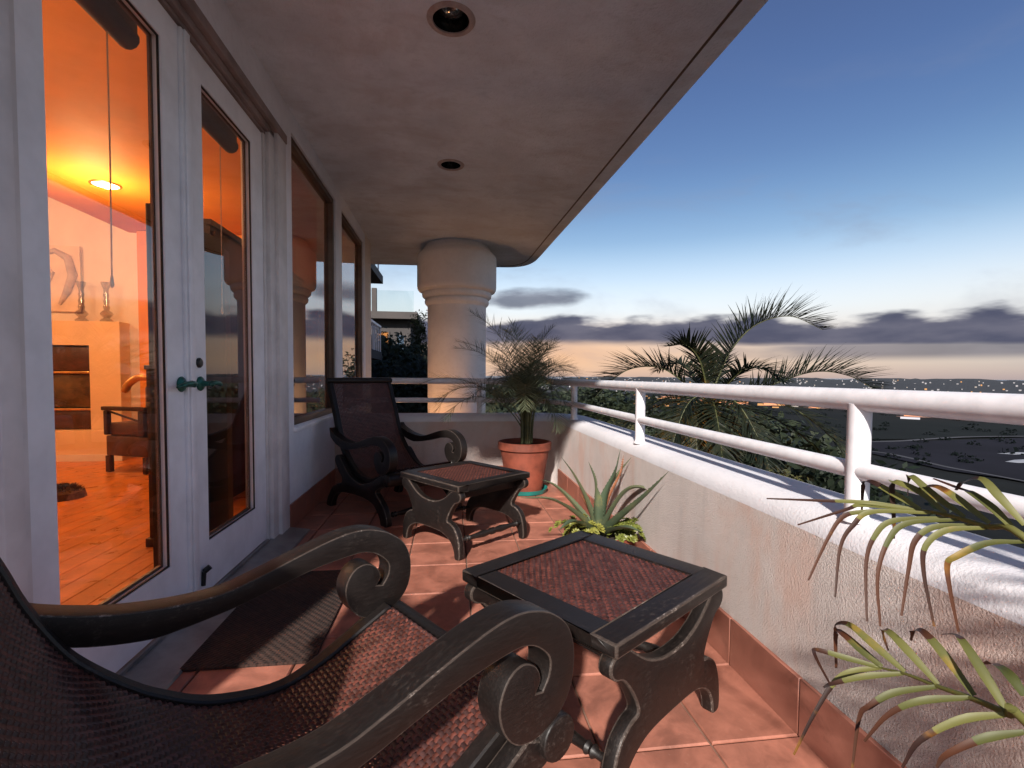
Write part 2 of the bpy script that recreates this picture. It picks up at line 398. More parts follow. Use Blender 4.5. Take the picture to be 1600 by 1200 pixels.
M['btile'] = tile_mat('skirting_tile', (0.33, 0.13, 0.09), 0.18, 0.34)

# ------------------------------------------------------------------ terrace floor with separate tiles
fl = MB(); fl.box((-1.02, -0.6, -0.30), (0.98, 4.45, -0.009)); floor = fl.build('balcony_floor', M['grout']); set_tags(floor, kind='structure')
def tile_mesh(w, d, h, name, mat, ch=0.004):
    b = MB(); x, y = w/2, d/2
    vs = []
    for (hx, hy, z) in ((x, y, 0), (x, y, h-ch), (x-ch, y-ch, h)):
        vs += [(-hx, -hy, z), (hx, -hy, z), (hx, hy, z), (-hx, hy, z)]
    fs = [(8, 9, 10, 11)]
    for k in (0, 4):
        for i in range(4): fs.append((k+i, k+(i+1) % 4, k+4+(i+1) % 4, k+4+i))
    b.add(vs, fs)
    me = bpy.data.meshes.new(name); me.from_pydata(b.v, [], b.f); me.update(); me.materials.append(mat)
    return me
rt_ = random.Random(3)
GAP = 0.0065
xs = [-1.02, -0.84, -0.53, -0.22, 0.09, 0.40, 0.71, 0.98]
ys = [-0.475+0.335*k for k in range(15)]; ys[-1] = 4.45 if ys[-1] > 4.2 else ys[-1]
ys = [y for y in ys if y < 4.3] + [4.45]
tm = {}
for i in range(len(xs)-1):
    for j in range(len(ys)-1):
        w, d = xs[i+1]-xs[i]-GAP, ys[j+1]-ys[j]-GAP
        key = (round(w, 3), round(d, 3))
        if key not in tm: tm[key] = tile_mesh(w, d, 0.010, 'tile', M['tile'])
        o = link_mesh('tile', tm[key], floor)
        o.location = ((xs[i]+xs[i+1])/2, (ys[j]+ys[j+1])/2, -0.0098+rt_.uniform(-.0006, .0006))
        o.rotation_euler = (rt_.uniform(-.002, .002), rt_.uniform(-.002, .002), rt_.uniform(-.002, .002))

# ------------------------------------------------------------------ parapet: one profile swept round the corner
def offset_path():
    P = [(0.98, -0.6), (0.98, 1.0), (0.98, 2.5), (0.98, 4.27)]
    P += [(0.80+0.18*math.cos(a), 4.27+0.18*math.sin(a)) for a in [R(k) for k in (18, 36, 54, 72, 90)]]
    P += [(-0.2, 4.45), (-1.018, 4.45)]
    return P
pth = offset_path()
prof = [(0.0, -0.30), (0.0, 0.0), (0.0, 0.30), (0.0, 0.575), (0.006, 0.603), (0.022, 0.626), (0.050, 0.639), (0.09, 0.643), (0.15, 0.641), (0.24, 0.637), (0.275, 0.626), (0.29, 0.59), (0.29, -0.30)]
pb = MB(); vs = []; nP = len(prof)
for i, p in enumerate(pth):
    a = Vector(pth[max(i-1, 0)]); c = Vector(pth[min(i+1, len(pth)-1)]); t = (c-a).normalized()
    n_ = Vector((t.y, -t.x))                     # outward: right of the walking direction
    for (d, z) in prof:
        vs.append((p[0]+n_.x*d, p[1]+n_.y*d, z))
fs, mi = [], []
for i in range(len(pth)-1):
    for k in range(nP-1):
        pb.add([], []); fs.append((i*nP+k, (i+1)*nP+k, (i+1)*nP+k+1, i*nP+k+1)); mi.append(0 if k < 3 or k > 9 else 1)
fs.append(tuple(range(nP))); mi.append(0); fs.append(tuple((len(pth)-1)*nP+k for k in range(nP-1, -1, -1))); mi.append(0)
pb.v = vs; pb.f = fs; pb.mi = mi
parapet = pb.build('parapet_wall', [M['parapet'], M['cap']], smooth=50)
set_tags(parapet, 'low white stucco balcony wall with a red tile skirting and broad white top', 'wall')
yk = ys
for j in range(len(yk)-1):
    b = MB(); b.box((0.966, yk[j]+0.002, 0.0), (0.9795, min(yk[j+1]-0.002, 4.25), 0.163)); b.build('skirting_tile', M['btile'], parapet, bevel=0.002, bseg=1)
for i in range(len(xs)-1):
    b = MB(); b.box((xs[i]+0.002, 4.437, 0.0), (min(xs[i+1]-0.002, 0.80), 4.4495, 0.163)); b.build('skirting_tile', M['btile'], parapet, bevel=0.002, bseg=1)

# ------------------------------------------------------------------ railing
rail = thing('balcony_railing', 'white painted pipe railing with two rails standing on the balcony wall', 'railing', (1.03, 1.1, 0.64))
def rp(z):
    pts = [(1.03, -0.6), (1.03, 0.6), (1.03, 2.0), (1.03, 3.3), (1.03, 3.85), (0.985, 4.15), (0.87, 4.40), (0.70, 4.55), (0.45, 4.60), (-0.2, 4.60), (-0.96, 4.60)]
    return [Vector((p.x, p.y, z))-Vector(rail.location) for p in spline(pts, 5)]
b = MB(); b.tube(rp(0.945), 0.0285, 20); b.build('top_rail', M['rail'], rail, smooth=60)
b = MB(); b.tube(rp(0.765), 0.0225, 18); b.build('lower_rail', M['rail'], rail, smooth=60)
for (px_, py_) in ((1.03, 1.10), (1.03, 2.52), (1.028, 3.93), (0.28, 4.60), (1.03, -0.32)):
    b = MB(); lx, ly = px_-1.03, py_-1.1
    b.lathe([(0.034, -0.004), (0.033, 0.004), (0.0275, 0.010), (0.0265, 0.02), (0.0265, 0.285), (0.0285, 0.295)], 22, (lx, ly, 0))
    b.build('post', M['rail'], rail, smooth=50)

# ------------------------------------------------------------------ house front
house = MB(); XW, XB, ZC = -1.02, -1.18, 2.69
def wl(y0, y1, z0, z1): house.box((XB, y0, z0), (XW, y1, z1))
wl(0.72, 1.27, -0.3, ZC); wl(1.27, 3.20, 2.47, ZC); wl(1.27, 3.20, -0.3, 0.0)
wl(3.20, 3.335, -0.3, ZC)
wl(3.335, 4.55, -0.3, 0.655); wl(3.335, 4.55, 2.56, ZC)
wl(4.55, 4.80, -0.3, ZC)
wl(4.80, 5.95, -0.3, 0.655); wl(4.80, 5.95, 2.56, ZC); wl(5.95, 6.07, -0.3, ZC)
hw = house.build('house_wall', M['wall']); set_tags(hw, 'white stucco house wall with tall windows along the balcony', 'wall')
for j in range(len(ys)-1):
    y0, y1 = ys[j]+0.002, ys[j+1]-0.002
    y0 = max(y0, 3.202)
    if y1 > y0 + .02 and y1 <= 4.46:
        b = MB(); b.box((XW+0.0005, y0, 0.0), (XW+0.012, min(y1, 4.435), 0.163)); b.build('skirting_tile', M['btile'], hw, bevel=0.002, bseg=1)
def window(y0, y1, z0, z1):
    w = MB(); x0, x1 = -1.10, -1.035
    t = 0.045
    w.box((x0, y0, z0), (x1, y0+t, z1)); w.box((x0, y1-t, z0), (x1, y1, z1))
    w.box((x0, y0+t, z0), (x1, y1-t, z0+t)); w.box((x0, y0+t, z1-t), (x1, y1-t, z1))
    f = w.build('window_frame', M['bronze'], hw, bevel=0.003)
    t2 = t-.002
    g = MB(); g.box((-1.078, y0+t2, z0+t2), (-1.072, y1-t2, z1-t2)); g.build('window_pane', M['pane2'], f)
    s = MB(); s.add([(-1.034, y0-.01, z0-.035), (-1.0, y0-.01, z0-.035), (-1.0, y0-.01, z0-.012), (-1.034, y0-.01, z0+.004),
                     (-1.034, y1+.01, z0-.035), (-1.0, y1+.01, z0-.035), (-1.0, y1+.01, z0-.012), (-1.034, y1+.01, z0+.004)],
                    [(0,1,2,3), (7,6,5,4), (0,4,5,1), (1,5,6,2), (2,6,7,3), (3,7,4,0)])
    s.build('window_sill', M['white'], f, bevel=0.003)
window(3.336, 4.549, 0.656, 2.559); window(4.801, 5.949, 0.656, 2.559)

# door surround
fr = MB()
fr.box((-1.17, 1.272, 0.0), (-1.030, 1.328, 2.36))                       # near jamb
fr.box((-1.17, 2.934, 0.0), (-1.045, 2.965, 2.36)); fr.box((-1.17, 2.966, 0.0), (-1.026, 3.05, 2.40))
fr.box((-1.17, 3.051, 0.0), (-1.008, 3.198, 2.465))
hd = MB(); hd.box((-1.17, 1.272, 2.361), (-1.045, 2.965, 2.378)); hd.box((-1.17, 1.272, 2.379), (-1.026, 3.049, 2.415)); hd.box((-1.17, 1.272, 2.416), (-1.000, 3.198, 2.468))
fr.box((-1.165, 1.215, 0.0), (-0.996, 1.271, 2.468))                     # near casing
df_ = fr.build('door_frame', M['trim'], bevel=0.004); hd.build('head_casing', simple('shaded_head', (0.27, 0.21, 0.20), .6, .25, 6), df_, bevel=0.004); set_tags(df_, 'moulded white frame around the pair of glazed doors', 'door frame')  # brown head colour paints in the shade of its downward faces
sl = MB(); sl.add([(-1.16, 1.272, .001), (-0.885, 1.272, .001), (-0.89, 1.272, .010), (-1.0, 1.272, .026), (-1.03, 1.272, .030), (-1.16, 1.272, .030),
                   (-1.16, 3.198, .001), (-0.885, 3.198, .001), (-0.89, 3.198, .010), (-1.0, 3.198, .026), (-1.03, 3.198, .030), (-1.16, 3.198, .030)],
                  [(0,1,2,3,4,5), (11,10,9,8,7,6)]+[(i, i+6, (i+1) % 6+6, (i+1) % 6) for i in range(6)])
sl.box((-1.052, 1.33, .0305), (-1.040, 2.93, .042))
s_ = sl.build('door_threshold', M['steel']); set_tags(s_, 'worn grey metal threshold below the glazed doors', 'threshold')

def door_leaf(y0, y1, g0, g1, label, hinge_far, hy, bolt):
    t = thing('french_door', label, 'door', (-1.055, (y0+y1)/2, 0.0), 0, 'glazed balcony doors')
    ox, oy = -1.055, (y0+y1)/2
    L = lambda a, b_: ((a[0]-ox, a[1]-oy, a[2]), (b_[0]-ox, b_[1]-oy, b_[2]))
    m = MB(); X0, X1 = -1.100, -1.055; Z0, Z1, ZA, ZB = 0.045, 2.352, 0.262, 2.235
    m.box(*L((X0, y0, Z0), (X1, g0, Z1))); m.box(*L((X0, g1, Z0), (X1, y1, Z1)))
    m.box(*L((X0, g0, Z0), (X1, g1, ZA))); m.box(*L((X0, g0, ZB), (X1, g1, Z1)))
    m.build('door_stiles', M['white'], t)
    k = MB()
    for (a, b_) in (((g0, ZA), (g0+.012, ZB)), ((g1-.012, ZA), (g1, ZB)), ((g0+.012, ZA), (g1-.012, ZA+.012)), ((g0+.012, ZB-.012), (g1-.012, ZB))):
        k.box(*L((-1.094, a[0], a[1]), (-1.083, b_[0], b_[1])))
    k.build('glazing_bead', M['bronze'], t)
    k = MB()
    for (a, b_) in (((g0, ZA), (g0+.006, ZB)), ((g1-.006, ZA), (g1, ZB)), ((g0+.006, ZA), (g1-.006, ZA+.006)), ((g0+.006, ZB-.006), (g1-.006, ZB))):
        k.box(*L((-1.066, a[0], a[1]), (-1.060, b_[0], b_[1])))
    k.build('gasket', M['gasket'], t)
    g = MB(); g.box(*L((-1.081, g0+.001, ZA+.001), (-1.075, g1-.001, ZB-.001))); g.build('glass', M['pane'], t)
    # lever handle in green patina
    h = MB(); c = (0.001, hy-oy, 0.957)
    h.lathe([(0.030, 0), (0.031, .004), (0.027, .009), (0.014, .013), (0.011, .03), (0.012, .045), (0.013, .052), (0.008, .058), (0, .058)], 18, c, axis=(1, 0, 0))
    sg = -1 if hinge_far else 1
    pts = [Vector(c)+Vector((.046, -.022*sg, -.004)), Vector(c)+Vector((.049, -.008*sg, .001)), Vector(c)+Vector((.05, .02*sg, .004)), Vector(c)+Vector((.05, .055*sg, .002)), Vector(c)+Vector((.046, .085*sg, -.005)), Vector(c)+Vector((.040, .104*sg, -.010))]
    h.tube(pts, [.005, .010, .0115, .0095, .0085, .004], 10)
    h.build('lever_handle', M['verdigris'], t, smooth=50)
    if bolt:
        h = MB(); h.lathe([(0.021, 0), (0.021, .006), (0.016, .011), (0, .012)], 18, (0.001, hy-oy-.008, 1.045), axis=(1, 0, 0)); h.build('deadbolt', M['black'], t, smooth=40)
        h = MB(); h.tube([(0.006, hy-oy-.012, .09), (.010, hy-oy-.012, .15)], .009, 8); h.tube([(.010, hy-oy-.012, .15), (.030, hy-oy-.002, .168)], .012, 8); h.build('foot_bolt', M['black'], t, smooth=40)
    else:
        h = MB()
        h.box((-.001, y1-oy-.045, .05), (.014, y1-oy+.022, 2.35)); h.box((.0141, y1-oy-.032, .05), (.022, y1-oy+.008, 2.35)); h.build('astragal', M['white'], t, bevel=.004)
    return t
door_leaf(1.332, 2.128, 1.442, 1.968, 'glazed white door nearest the camera with the lit fireplace behind it', True, 2.058, False)
door_leaf(2.134, 2.930, 2.262, 2.782, 'far glazed white door with a deadbolt and dark cabinet behind it', False, 2.205, True)

# ------------------------------------------------------------------ soffit with two real holes for the lamps
from mathutils.geometry import delaunay_2d_cdt
out_edge = [(1.46, 0.45), (1.412, 2.1), (1.375, 3.46), (1.33, 4.8), (1.29, 5.9), (1.262, 6.8)]
corner = spline([(1.262, 6.8), (1.235, 7.15), (1.14, 7.42), (0.95, 7.56), (0.60, 7.60)], 5)[1:]
outline = out_edge + [(p.x, p.y) for p in corner] + [(-1.2, 7.69), (-2.4, 7.82), (-2.4, 6.09), (-1.02, 6.09), (-1.02, 0.45)]
LAMPS = [(0.002, 2.385, 0.098), (0.003, 3.985, 0.090)]
vs2 = [Vector(p) for p in outline]; ed = [(i, (i+1) % len(outline)) for i in range(len(outline))]
for (cx, cy, cr) in LAMPS:
    b0 = len(vs2)
    for k in range(28): vs2.append(Vector((cx+cr*math.cos(2*math.pi*k/28), cy+cr*math.sin(2*math.pi*k/28))))
    ed += [(b0+k, b0+(k+1) % 28) for k in range(28)]
cv, ce, cf, *_ = delaunay_2d_cdt(vs2, ed, [], 1, 1e-5)
so = MB()
keep = []
for f in cf:
    c = sum((cv[i] for i in f), Vector((0, 0)))/len(f)
    if any((c-Vector((x_, y_))).length < r_*0.97 for x_, y_, r_ in LAMPS): continue
    keep.append(tuple(f))
# the triangulation spans the concave corner too: drop what lies over the house
keep = [f for f in keep if not ((lambda c: c.x < -1.021 and c.y < 6.09)(sum((cv[i] for i in f), Vector((0, 0)))/len(f)))]
so.add([(p.x, p.y, ZC) for p in cv], [tuple(reversed(f)) for f in keep])
n_o = len(outline)
so.add([(p[0], p[1], ZC) for p in outline]+[(p[0], p[1], ZC+.34) for p in outline], [(i, (i+1) % n_o, (i+1) % n_o+n_o, i+n_o) for i in range(n_o)]+[tuple(range(n_o, 2*n_o))])
sof = so.build('balcony_ceiling', M['soffit']); set_tags(sof, kind='structure')
inner = [(p[0]-0.125, p[1]) for p in out_edge] + [(p.x-0.125, p.y-0.02-0.10*i/len(corner)) for i, p in enumerate(corner[:-4])]
b = MB(); w_ = 0.012
ip = [Vector((p[0], p[1], 0)) for p in inner]; vv = []
for i, p in enumerate(ip):
    t = (ip[min(i+1, len(ip)-1)]-ip[max(i-1, 0)]).normalized(); n_ = Vector((t.y, -t.x, 0))
    for s, z in ((-1, ZC-.0005), (-1, ZC-.006), (1, ZC-.006), (1, ZC-.0005)): vv.append(p+n_*s*w_/2+Vector((0, 0, z)))
b.add(vv, [(i*4+k, i*4+k+1, i*4+k+5, i*4+k+4) for i in range(len(ip)-1) for k in range(3)])
b.build('drip_strip', M['bronze'], sof)
M['baffle'] = simple('lamp_baffle', (0.02, 0.022, 0.022), 0.25, 0.2, 20, metal=0.5)
M['lens'] = simple('lamp_lens', (0.30, 0.33, 0.33), 0.10, 0.3, 20, metal=0.8)
M['ring'] = simple('lamp_ring', (0.42, 0.34, 0.32), 0.45, 0.2, 20)
for (cx, cy, cr), lb in zip(LAMPS, ('unlit round ceiling lamp nearest the camera', 'smaller-looking unlit round ceiling lamp nearer the column')):
    t = thing('recessed_lamp', lb, 'ceiling lamp', (cx, cy, ZC), 0, 'unlit lamps in the balcony ceiling')
    b = MB(); b.lathe([(cr-.012, -.001), (cr-.010, -.008), (cr+.004, -.010), (cr+.014, -.006), (cr+.018, -.0005)], 32, cap=False); b.build('trim_ring', M['ring'], t, smooth=60)
    b = MB(); prof_ = [(cr-.012, -.001)]+[(cr-.012-.0025*(k % 2)-.0016*k, .012*k) for k in range(1, 9)]; b.lathe(prof_, 32, cap=False); b.build('baffle', M['baffle'], t, smooth=60)
    b = MB(); b.lathe([(.074, .100), (.070, .062), (.056, .040), (.026, .030), (0, .028)], 24, cap=False); b.build('bulb', M['lens'], t, smooth=60)

# ------------------------------------------------------------------ round column behind the far parapet
b = MB()
pf = [(.385, -4.0), (.385, 1.90), (.400, 1.915), (.418, 1.935), (.424, 1.965), (.414, 1.99), (.404, 2.0), (.430, 2.005), (.452, 2.025), (.458, 2.055), (.448, 2.08), (.462, 2.085), (.500, 2.10), (.515, 2.125), (.520, 2.155), (.520, 2.53), (.512, 2.555), (.470, 2.60), (.452, 2.605), (.445, 2.62), (.440, 2.642), (.420, 2.648), (.412, 2.689)]
b.lathe(pf, 72, (0.09, 6.5, 0)); col = b.build('column', M['column'], smooth=30)
set_tags(col, 'thick round white column with a moulded capital beyond the balcony corner', 'column')

# ------------------------------------------------------------------ living room behind the glass
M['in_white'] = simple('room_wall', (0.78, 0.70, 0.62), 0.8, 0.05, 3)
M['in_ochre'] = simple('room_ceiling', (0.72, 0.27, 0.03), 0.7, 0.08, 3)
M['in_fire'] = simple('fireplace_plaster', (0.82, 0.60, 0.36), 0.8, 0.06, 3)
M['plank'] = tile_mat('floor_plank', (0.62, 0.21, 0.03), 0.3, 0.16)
M['brass'] = simple('brass', (0.75, 0.45, 0.15), 0.3, 0.2, 20, metal=0.9)
M['leather'] = simple('brown_leather', (0.075, 0.028, 0.016), 0.42, 0.3, 14, 0.2, 50)
M['crystal'] = glass_pane_mat('cut_glass', (0.72, 0.70, 0.66), 1.8, 0.1)
M['fglass'] = simple('fire_glass', (0.10, 0.055, 0.018), 0.12, 0.6, 4, coat=0.5)
M['fur'] = simple('brown_fur', (0.09, 0.045, 0.02), 0.95, 0.5, 40)
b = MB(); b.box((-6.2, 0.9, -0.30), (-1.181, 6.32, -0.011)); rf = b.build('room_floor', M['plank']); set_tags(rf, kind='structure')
rp_ = random.Random(5); pm = {}
for i in range(30):
    x0 = -1.19-0.12*(i+1); y = 1.0-rp_.uniform(0, .9)
    while y < 6.3:
        L_ = rp_.choice((0.9, 1.2, 1.5)); y1 = min(y+L_, 6.3); ya = max(y, 0.92)
        if y1-ya > .05:
            key = round(y1-ya, 2)
            if key not in pm: pm[key] = tile_mesh(.1175, key-.002, .010, 'plank', M['plank'], .0012)
            o = link_mesh('plank', pm[key], rf); o.location = (x0+.06, (ya+y1)/2, -.0105)
        y += L_
b = MB()
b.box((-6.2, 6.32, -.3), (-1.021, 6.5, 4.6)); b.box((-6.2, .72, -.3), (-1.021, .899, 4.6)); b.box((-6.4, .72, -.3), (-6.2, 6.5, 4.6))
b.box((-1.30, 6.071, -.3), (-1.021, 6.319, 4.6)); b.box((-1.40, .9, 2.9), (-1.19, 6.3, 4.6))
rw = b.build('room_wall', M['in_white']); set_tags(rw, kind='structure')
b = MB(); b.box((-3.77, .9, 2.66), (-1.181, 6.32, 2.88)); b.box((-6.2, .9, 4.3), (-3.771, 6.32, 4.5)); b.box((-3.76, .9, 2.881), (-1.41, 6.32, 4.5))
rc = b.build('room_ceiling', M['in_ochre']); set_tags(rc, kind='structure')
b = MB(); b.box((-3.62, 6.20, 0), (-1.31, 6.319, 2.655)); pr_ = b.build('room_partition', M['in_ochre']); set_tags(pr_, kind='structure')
b = MB(); b.box((-6.1, 6.285, 0), (-3.63, 6.318, .11)); b.box((-5.1, 5.985, 0), (-3.70, 5.999, .075)); sk = b.build('room_skirting', M['in_white']); set_tags(sk, kind='structure')
# fireplace
fp = thing('fireplace', 'plastered fireplace with dark glass front and brass bars', 'fireplace', (-4.4, 6.13, 0))
def fb(name, a, c, m, par=None, bev=.004): b = MB(); b.box((a[0]+4.4, a[1]-6.13, a[2]), (c[0]+4.4, c[1]-6.13, c[2])); return b.build(name, m, par or fp, bevel=bev)
b = MB()
for a, c in (((-5.1, 6.13, .341), (-4.625, 6.31, 1.59)), ((-4.108, 6.13, .341), (-3.785, 6.31, 1.59)), ((-4.625, 6.13, 1.315), (-4.108, 6.31, 1.59))):
    b.box((a[0]+4.4, a[1]-6.13, a[2]), (c[0]+4.4, c[1]-6.13, c[2]))
b.build('surround', M['in_fire'], fp)
fb('hearth', (-5.1, 6.0, 0), (-3.72, 6.31, .34), M['in_fire'])
fb('firebox', (-4.624, 6.27, .342), (-4.109, 6.309, 1.314), M['black'])
fb('upper_panel', (-4.60, 6.17, 1.02), (-4.118, 6.268, 1.30), M['leather']); fb('fire_glass', (-4.60, 6.20, .60), (-4.118, 6.268, .985), M['fglass']); fb('lower_panel', (-4.60, 6.17, .35), (-4.118, 6.268, .56), M['leather'])
fb('brass_bar', (-4.61, 6.15, .99), (-4.113, 6.169, 1.015), M['brass']); fb('brass_bar', (-4.61, 6.15, .565), (-4.113, 6.169, .59), M['brass'])
for x_, lb in ((-4.222, 'cut glass candlestick left of its twin on the mantel'), (-3.958, 'cut glass candlestick at the right end of the mantel')):
    b = MB(); b.lathe([(.062, 0), (.064, .018), (.05, .03), (.03, .045), (.05, .07), (.066, .09), (.05, .115), (.026, .135), (.034, .17), (.024, .20), (.031, .24), (.022, .27), (.030, .31), (.022, .34), (.026, .38), (.046, .43), (.050, .455), (.03, .45)], 14, (x_, 6.20, 1.591))
    o = b.build('candlestick', M['crystal'], smooth=30); set_tags(o, lb, 'candlestick', 'candlesticks on the mantel')
art = thing('wall_painting', 'pale abstract canvas with a grey curved stroke above the fireplace', 'painting', (-4.62, 6.28, 2.05))
b = MB(); b.box((-.42, 0, -.34), (.34, .012, .42)); b.build('canvas', simple('canvas', (.75, .62, .50), .8, .15, 3), art)
b = MB(); b.tube([(-.05, -.004, .30), (.08, -.006, .36), (.22, -.006, .28), (.27, -.006, .08), (.20, -.006, -.12), (.12, -.004, -.26)], [.012, .03, .045, .05, .04, .015], 8); b.tube([(-.10, -.004, .10), (-.02, -.005, .16), (.05, -.005, .10), (.02, -.004, .0)], [.008, .025, .03, .01], 8); b.build('painted_stroke', simple('grey_stroke', (.52, .43, .38), .8, .2, 9), art, smooth=60)
# armchair seen from its side
ac = thing('armchair', 'brown leather armchair with open wooden arms near the fireplace', 'armchair', (-3.435, 5.306, 0), math.atan2(-.166, .435))
WD = M['leather']; W2 = wood_dark('armchair_wood', (.035, .014, .009), (.1, .05, .03), .2)
def ab(name, a, c, m, bev=.008): b = MB(); b.box(a, c); return b.build(name, m, ac, bevel=bev)
ab('seat_cushion', (.0, .02, .37), (.50, .56, .50), WD, .03); ab('seat_base', (.0, .01, .17), (.53, .58, .37), WD, .012)
ab('backrest', (.47, .03, .50), (.56, .57, .88), WD, .03)
for lx, ly in ((.0, .0), (.47, .0), (.0, .54), (.47, .54)): ab('leg', (lx, ly, .005), (lx+.05, ly+.05, .17), W2, .004)
for ly in (-.012, .55):
    ab('arm_rail', (-.03, ly, .625), (.52, ly+.055, .665), W2)
    ab('arm_post', (-.005, ly+.004, .38), (.045, ly+.05, .624), W2); ab('arm_post', (.43, ly+.004, .38), (.50, ly+.05, .624), W2)
    b = MB(); b.tube([(.04, ly+.03, .615), (.43, ly+.03, .52)], .011, 6); b.build('arm_slat', W2, ac)
nw = thing('newel_post', 'dark wooden stair post with a curved brass handrail end just inside the door', 'post', (-1.684, 3.033, 0))
b = MB(); b.box((-.035, -.035, 0), (.035, .035, 1.02)); b.box((-.05, -.05, 0), (.05, .05, .05)); b.box((-.042, -.042, 1.02), (.042, .042, 1.045)); b.build('shaft', W2, nw, bevel=.004)
b = MB(); b.tube(spline([(-.03, 0, .97), (-.09, .0, .975), (-.15, .01, .94), (-.18, .01, .89)], 5), [.02]*14+[.018, .012], 10); b.build('handrail_end', M['brass'], nw, smooth=60)
# shaggy cushion on the floor
b = MB(); rr = random.Random(11)
for k in range(420):
    a = rr.uniform(0, 2*math.pi); q = math.sqrt(rr.random()); p = Vector((.15*q*math.cos(a), .12*q*math.sin(a), .085*math.sqrt(max(0, 1-q*q))))
    b.ribbon([p, p+Vector((rr.uniform(-.03, .03), rr.uniform(-.03, .03), .035))], [.012, .002], (rr.uniform(-1, 1), rr.uniform(-1, 1), .3))
b.lathe([(.15, 0), (.14, .05), (.08, .08), (0, .09)], 14)
o = b.build('floor_cushion', M['fur']); o.location = (-3.065, 4.245, 0.0); set_tags(o, 'small shaggy brown cushion lying on the wooden floor', 'cushion')
# dark cabinet
cb = thing('tall_cabinet', 'tall dark wooden cabinet in the room beyond the far glazed door', 'cabinet', (-1.92, 4.92, 0))
b = MB(); b.box((-.08, -1.1, 0), (.18, 1.1, 2.08)); b.box((-.09, -1.12, 2.081), (.2, 1.12, 2.12)); b.build('carcass', W2, cb)
for k in range(4): b = MB(); b.box((.181, -1.08+.545*k, .08), (.2, -1.08+.545*k+.535, 2.05)); b.build('cabinet_door', W2, cb, bevel=.004)
fs_ = thing('folding_screen', 'dark wooden folding screen standing close inside the far glazed door', 'room divider', (-1.34, 2.80, 0))
for k in range(3):
    b = MB(); y0 = -.42+.30*k; a_ = .05 if k % 2 else -.05
    b.add([(-.012+a_*0, y0, .02), (.012, y0, .02), (.012+a_, y0+.295, .02), (-.012+a_, y0+.295, .02), (-.012, y0, 1.76), (.012, y0, 1.76), (.012+a_, y0+.295, 1.76), (-.012+a_, y0+.295, 1.76)], [(3, 2, 1, 0), (4, 5, 6, 7), (0, 1, 5, 4), (1, 2, 6, 5), (2, 3, 7, 6), (3, 0, 4, 7)])
    b.build('screen_panel', M['dark'], fs_, bevel=.004)
# blinds rolled up inside the doors
for (y0, y1, yc, zl, lb) in ((1.46, 1.95, 1.885, 1.32, 'dark rolled blind inside the nearest glazed door'), (2.29, 2.77, 2.715, 1.33, 'dark rolled blind inside the far glazed door')):
    t = thing('rolled_blind', lb, 'blind', (-1.15, (y0+y1)/2, 2.2), 0, 'blinds rolled up inside the doors'); oy = (y0+y1)/2
    b = MB(); b.tube([(0, y0-oy, .0), (0, y1-oy, .0)], .038, 12); b.box((-.03, y0-oy, .02), (.03, y1-oy, .06)); b.build('roll', M['blind'], t, smooth=40)
    b = MB(); b.tube([(-.03, yc-oy, 0), (-.032, yc-oy+.004, (zl-2.2)*.5), (-.03, yc-oy-.006, zl-2.2)], .0026, 6); b.lathe([(.003, 0), (.007, .01), (.004, .04)], 8, (-.03, yc-oy-.006, zl-2.2-.02)); b.build('pull_cord', M['cord'], t)
# lit lamp in the room ceiling, and the two lamps that light the room
lp = thing('ceiling_spot', 'lit round lamp in the orange living room ceiling', 'ceiling lamp', (-3.017, 4.756, 2.66))
b = MB(); b.lathe([(.095, -.004), (.10, -.012), (.115, -.008), (.118, -.0005)], 24, cap=False); b.build('trim_ring', M['brass'], lp, smooth=60)
b = MB(); b.lathe([(.0, -.004), (.096, -.004)], 24, cap=False); b.build('bulb', emit('lamp_glow', (1.0, .62, .25), 26), lp)
def point(name, loc, e, col, r=.08, parent=None):
    d = bpy.data.lights.new(name, 'POINT'); d.energy = e; d.color = col; d.shadow_soft_size = r
    o = bpy.data.objects.new(name, d); COL.objects.link(o); o.location = loc; return o
WARM = (1.0, 0.54, 0.24)
point('room_light', (-3.0, 4.6, 2.3), 34, WARM, .1); point('room_light', (-4.9, 4.2, 2.6), 50, WARM, .15); point('room_light', (-2.6, 2.2, 2.1), 15, WARM, .1)

# ------------------------------------------------------------------ woven rattan: real strands going over and under
def weave(mb, curve, half, pitch, amp, fill=0.80):
    """curve: polyline of (p, normal) along the length, at pitch spacing; strands across run in local y"""
    n = len(curve); m = int(2*half/pitch); p2 = 2*half/m
    w = pitch*fill/2
    for j in range(m):                                    # lengthwise
        y = -half+p2*(j+.5); vs = []
        for i, (p, nn) in enumerate(curve):
            s = amp if (i+j) % 2 else -amp
            c = p+nn*s
            vs += [Vector((c.x, y-w, c.z))-nn*.0012, Vector((c.x, y, c.z))+nn*.0012, Vector((c.x, y+w, c.z))-nn*.0012]
        mb.add(vs, [(a, a+1, a+4, a+3) for a in range(0, (n-1)*3, 3)]+[(a+1, a+2, a+5, a+4) for a in range(0, (n-1)*3, 3)], 0)
    for i, (p, nn) in enumerate(curve):                   # crosswise
        t = Vector((nn.z, 0, -nn.x)); vs = []
        for j in range(-1, m+1):
            y = -half+p2*(j+.5); y = max(-half, min(half, y))
            s = -amp if (i+j) % 2 else amp
            c = p+nn*s; c = Vector((c.x, y, c.z))
            vs += [c-t*w-nn*.0012, c+nn*.0012, c+t*w-nn*.0012]
        k = m+2
        mb.add(vs, [(a, a+1, a+4, a+3) for a in range(0, (k-1)*3, 3)]+[(a+1, a+2, a+5, a+4) for a in range(0, (k-1)*3, 3)], 1)
def resample(pts, step):
    out = [pts[0].copy()]; acc = 0.0
    for a, b_ in zip(pts, pts[1:]):
        L_ = (b_-a).length; d = step-acc
        while d <= L_:
            out.append(a.lerp(b_, d/L_)); d += step
        acc = (acc+L_) % step
    return out
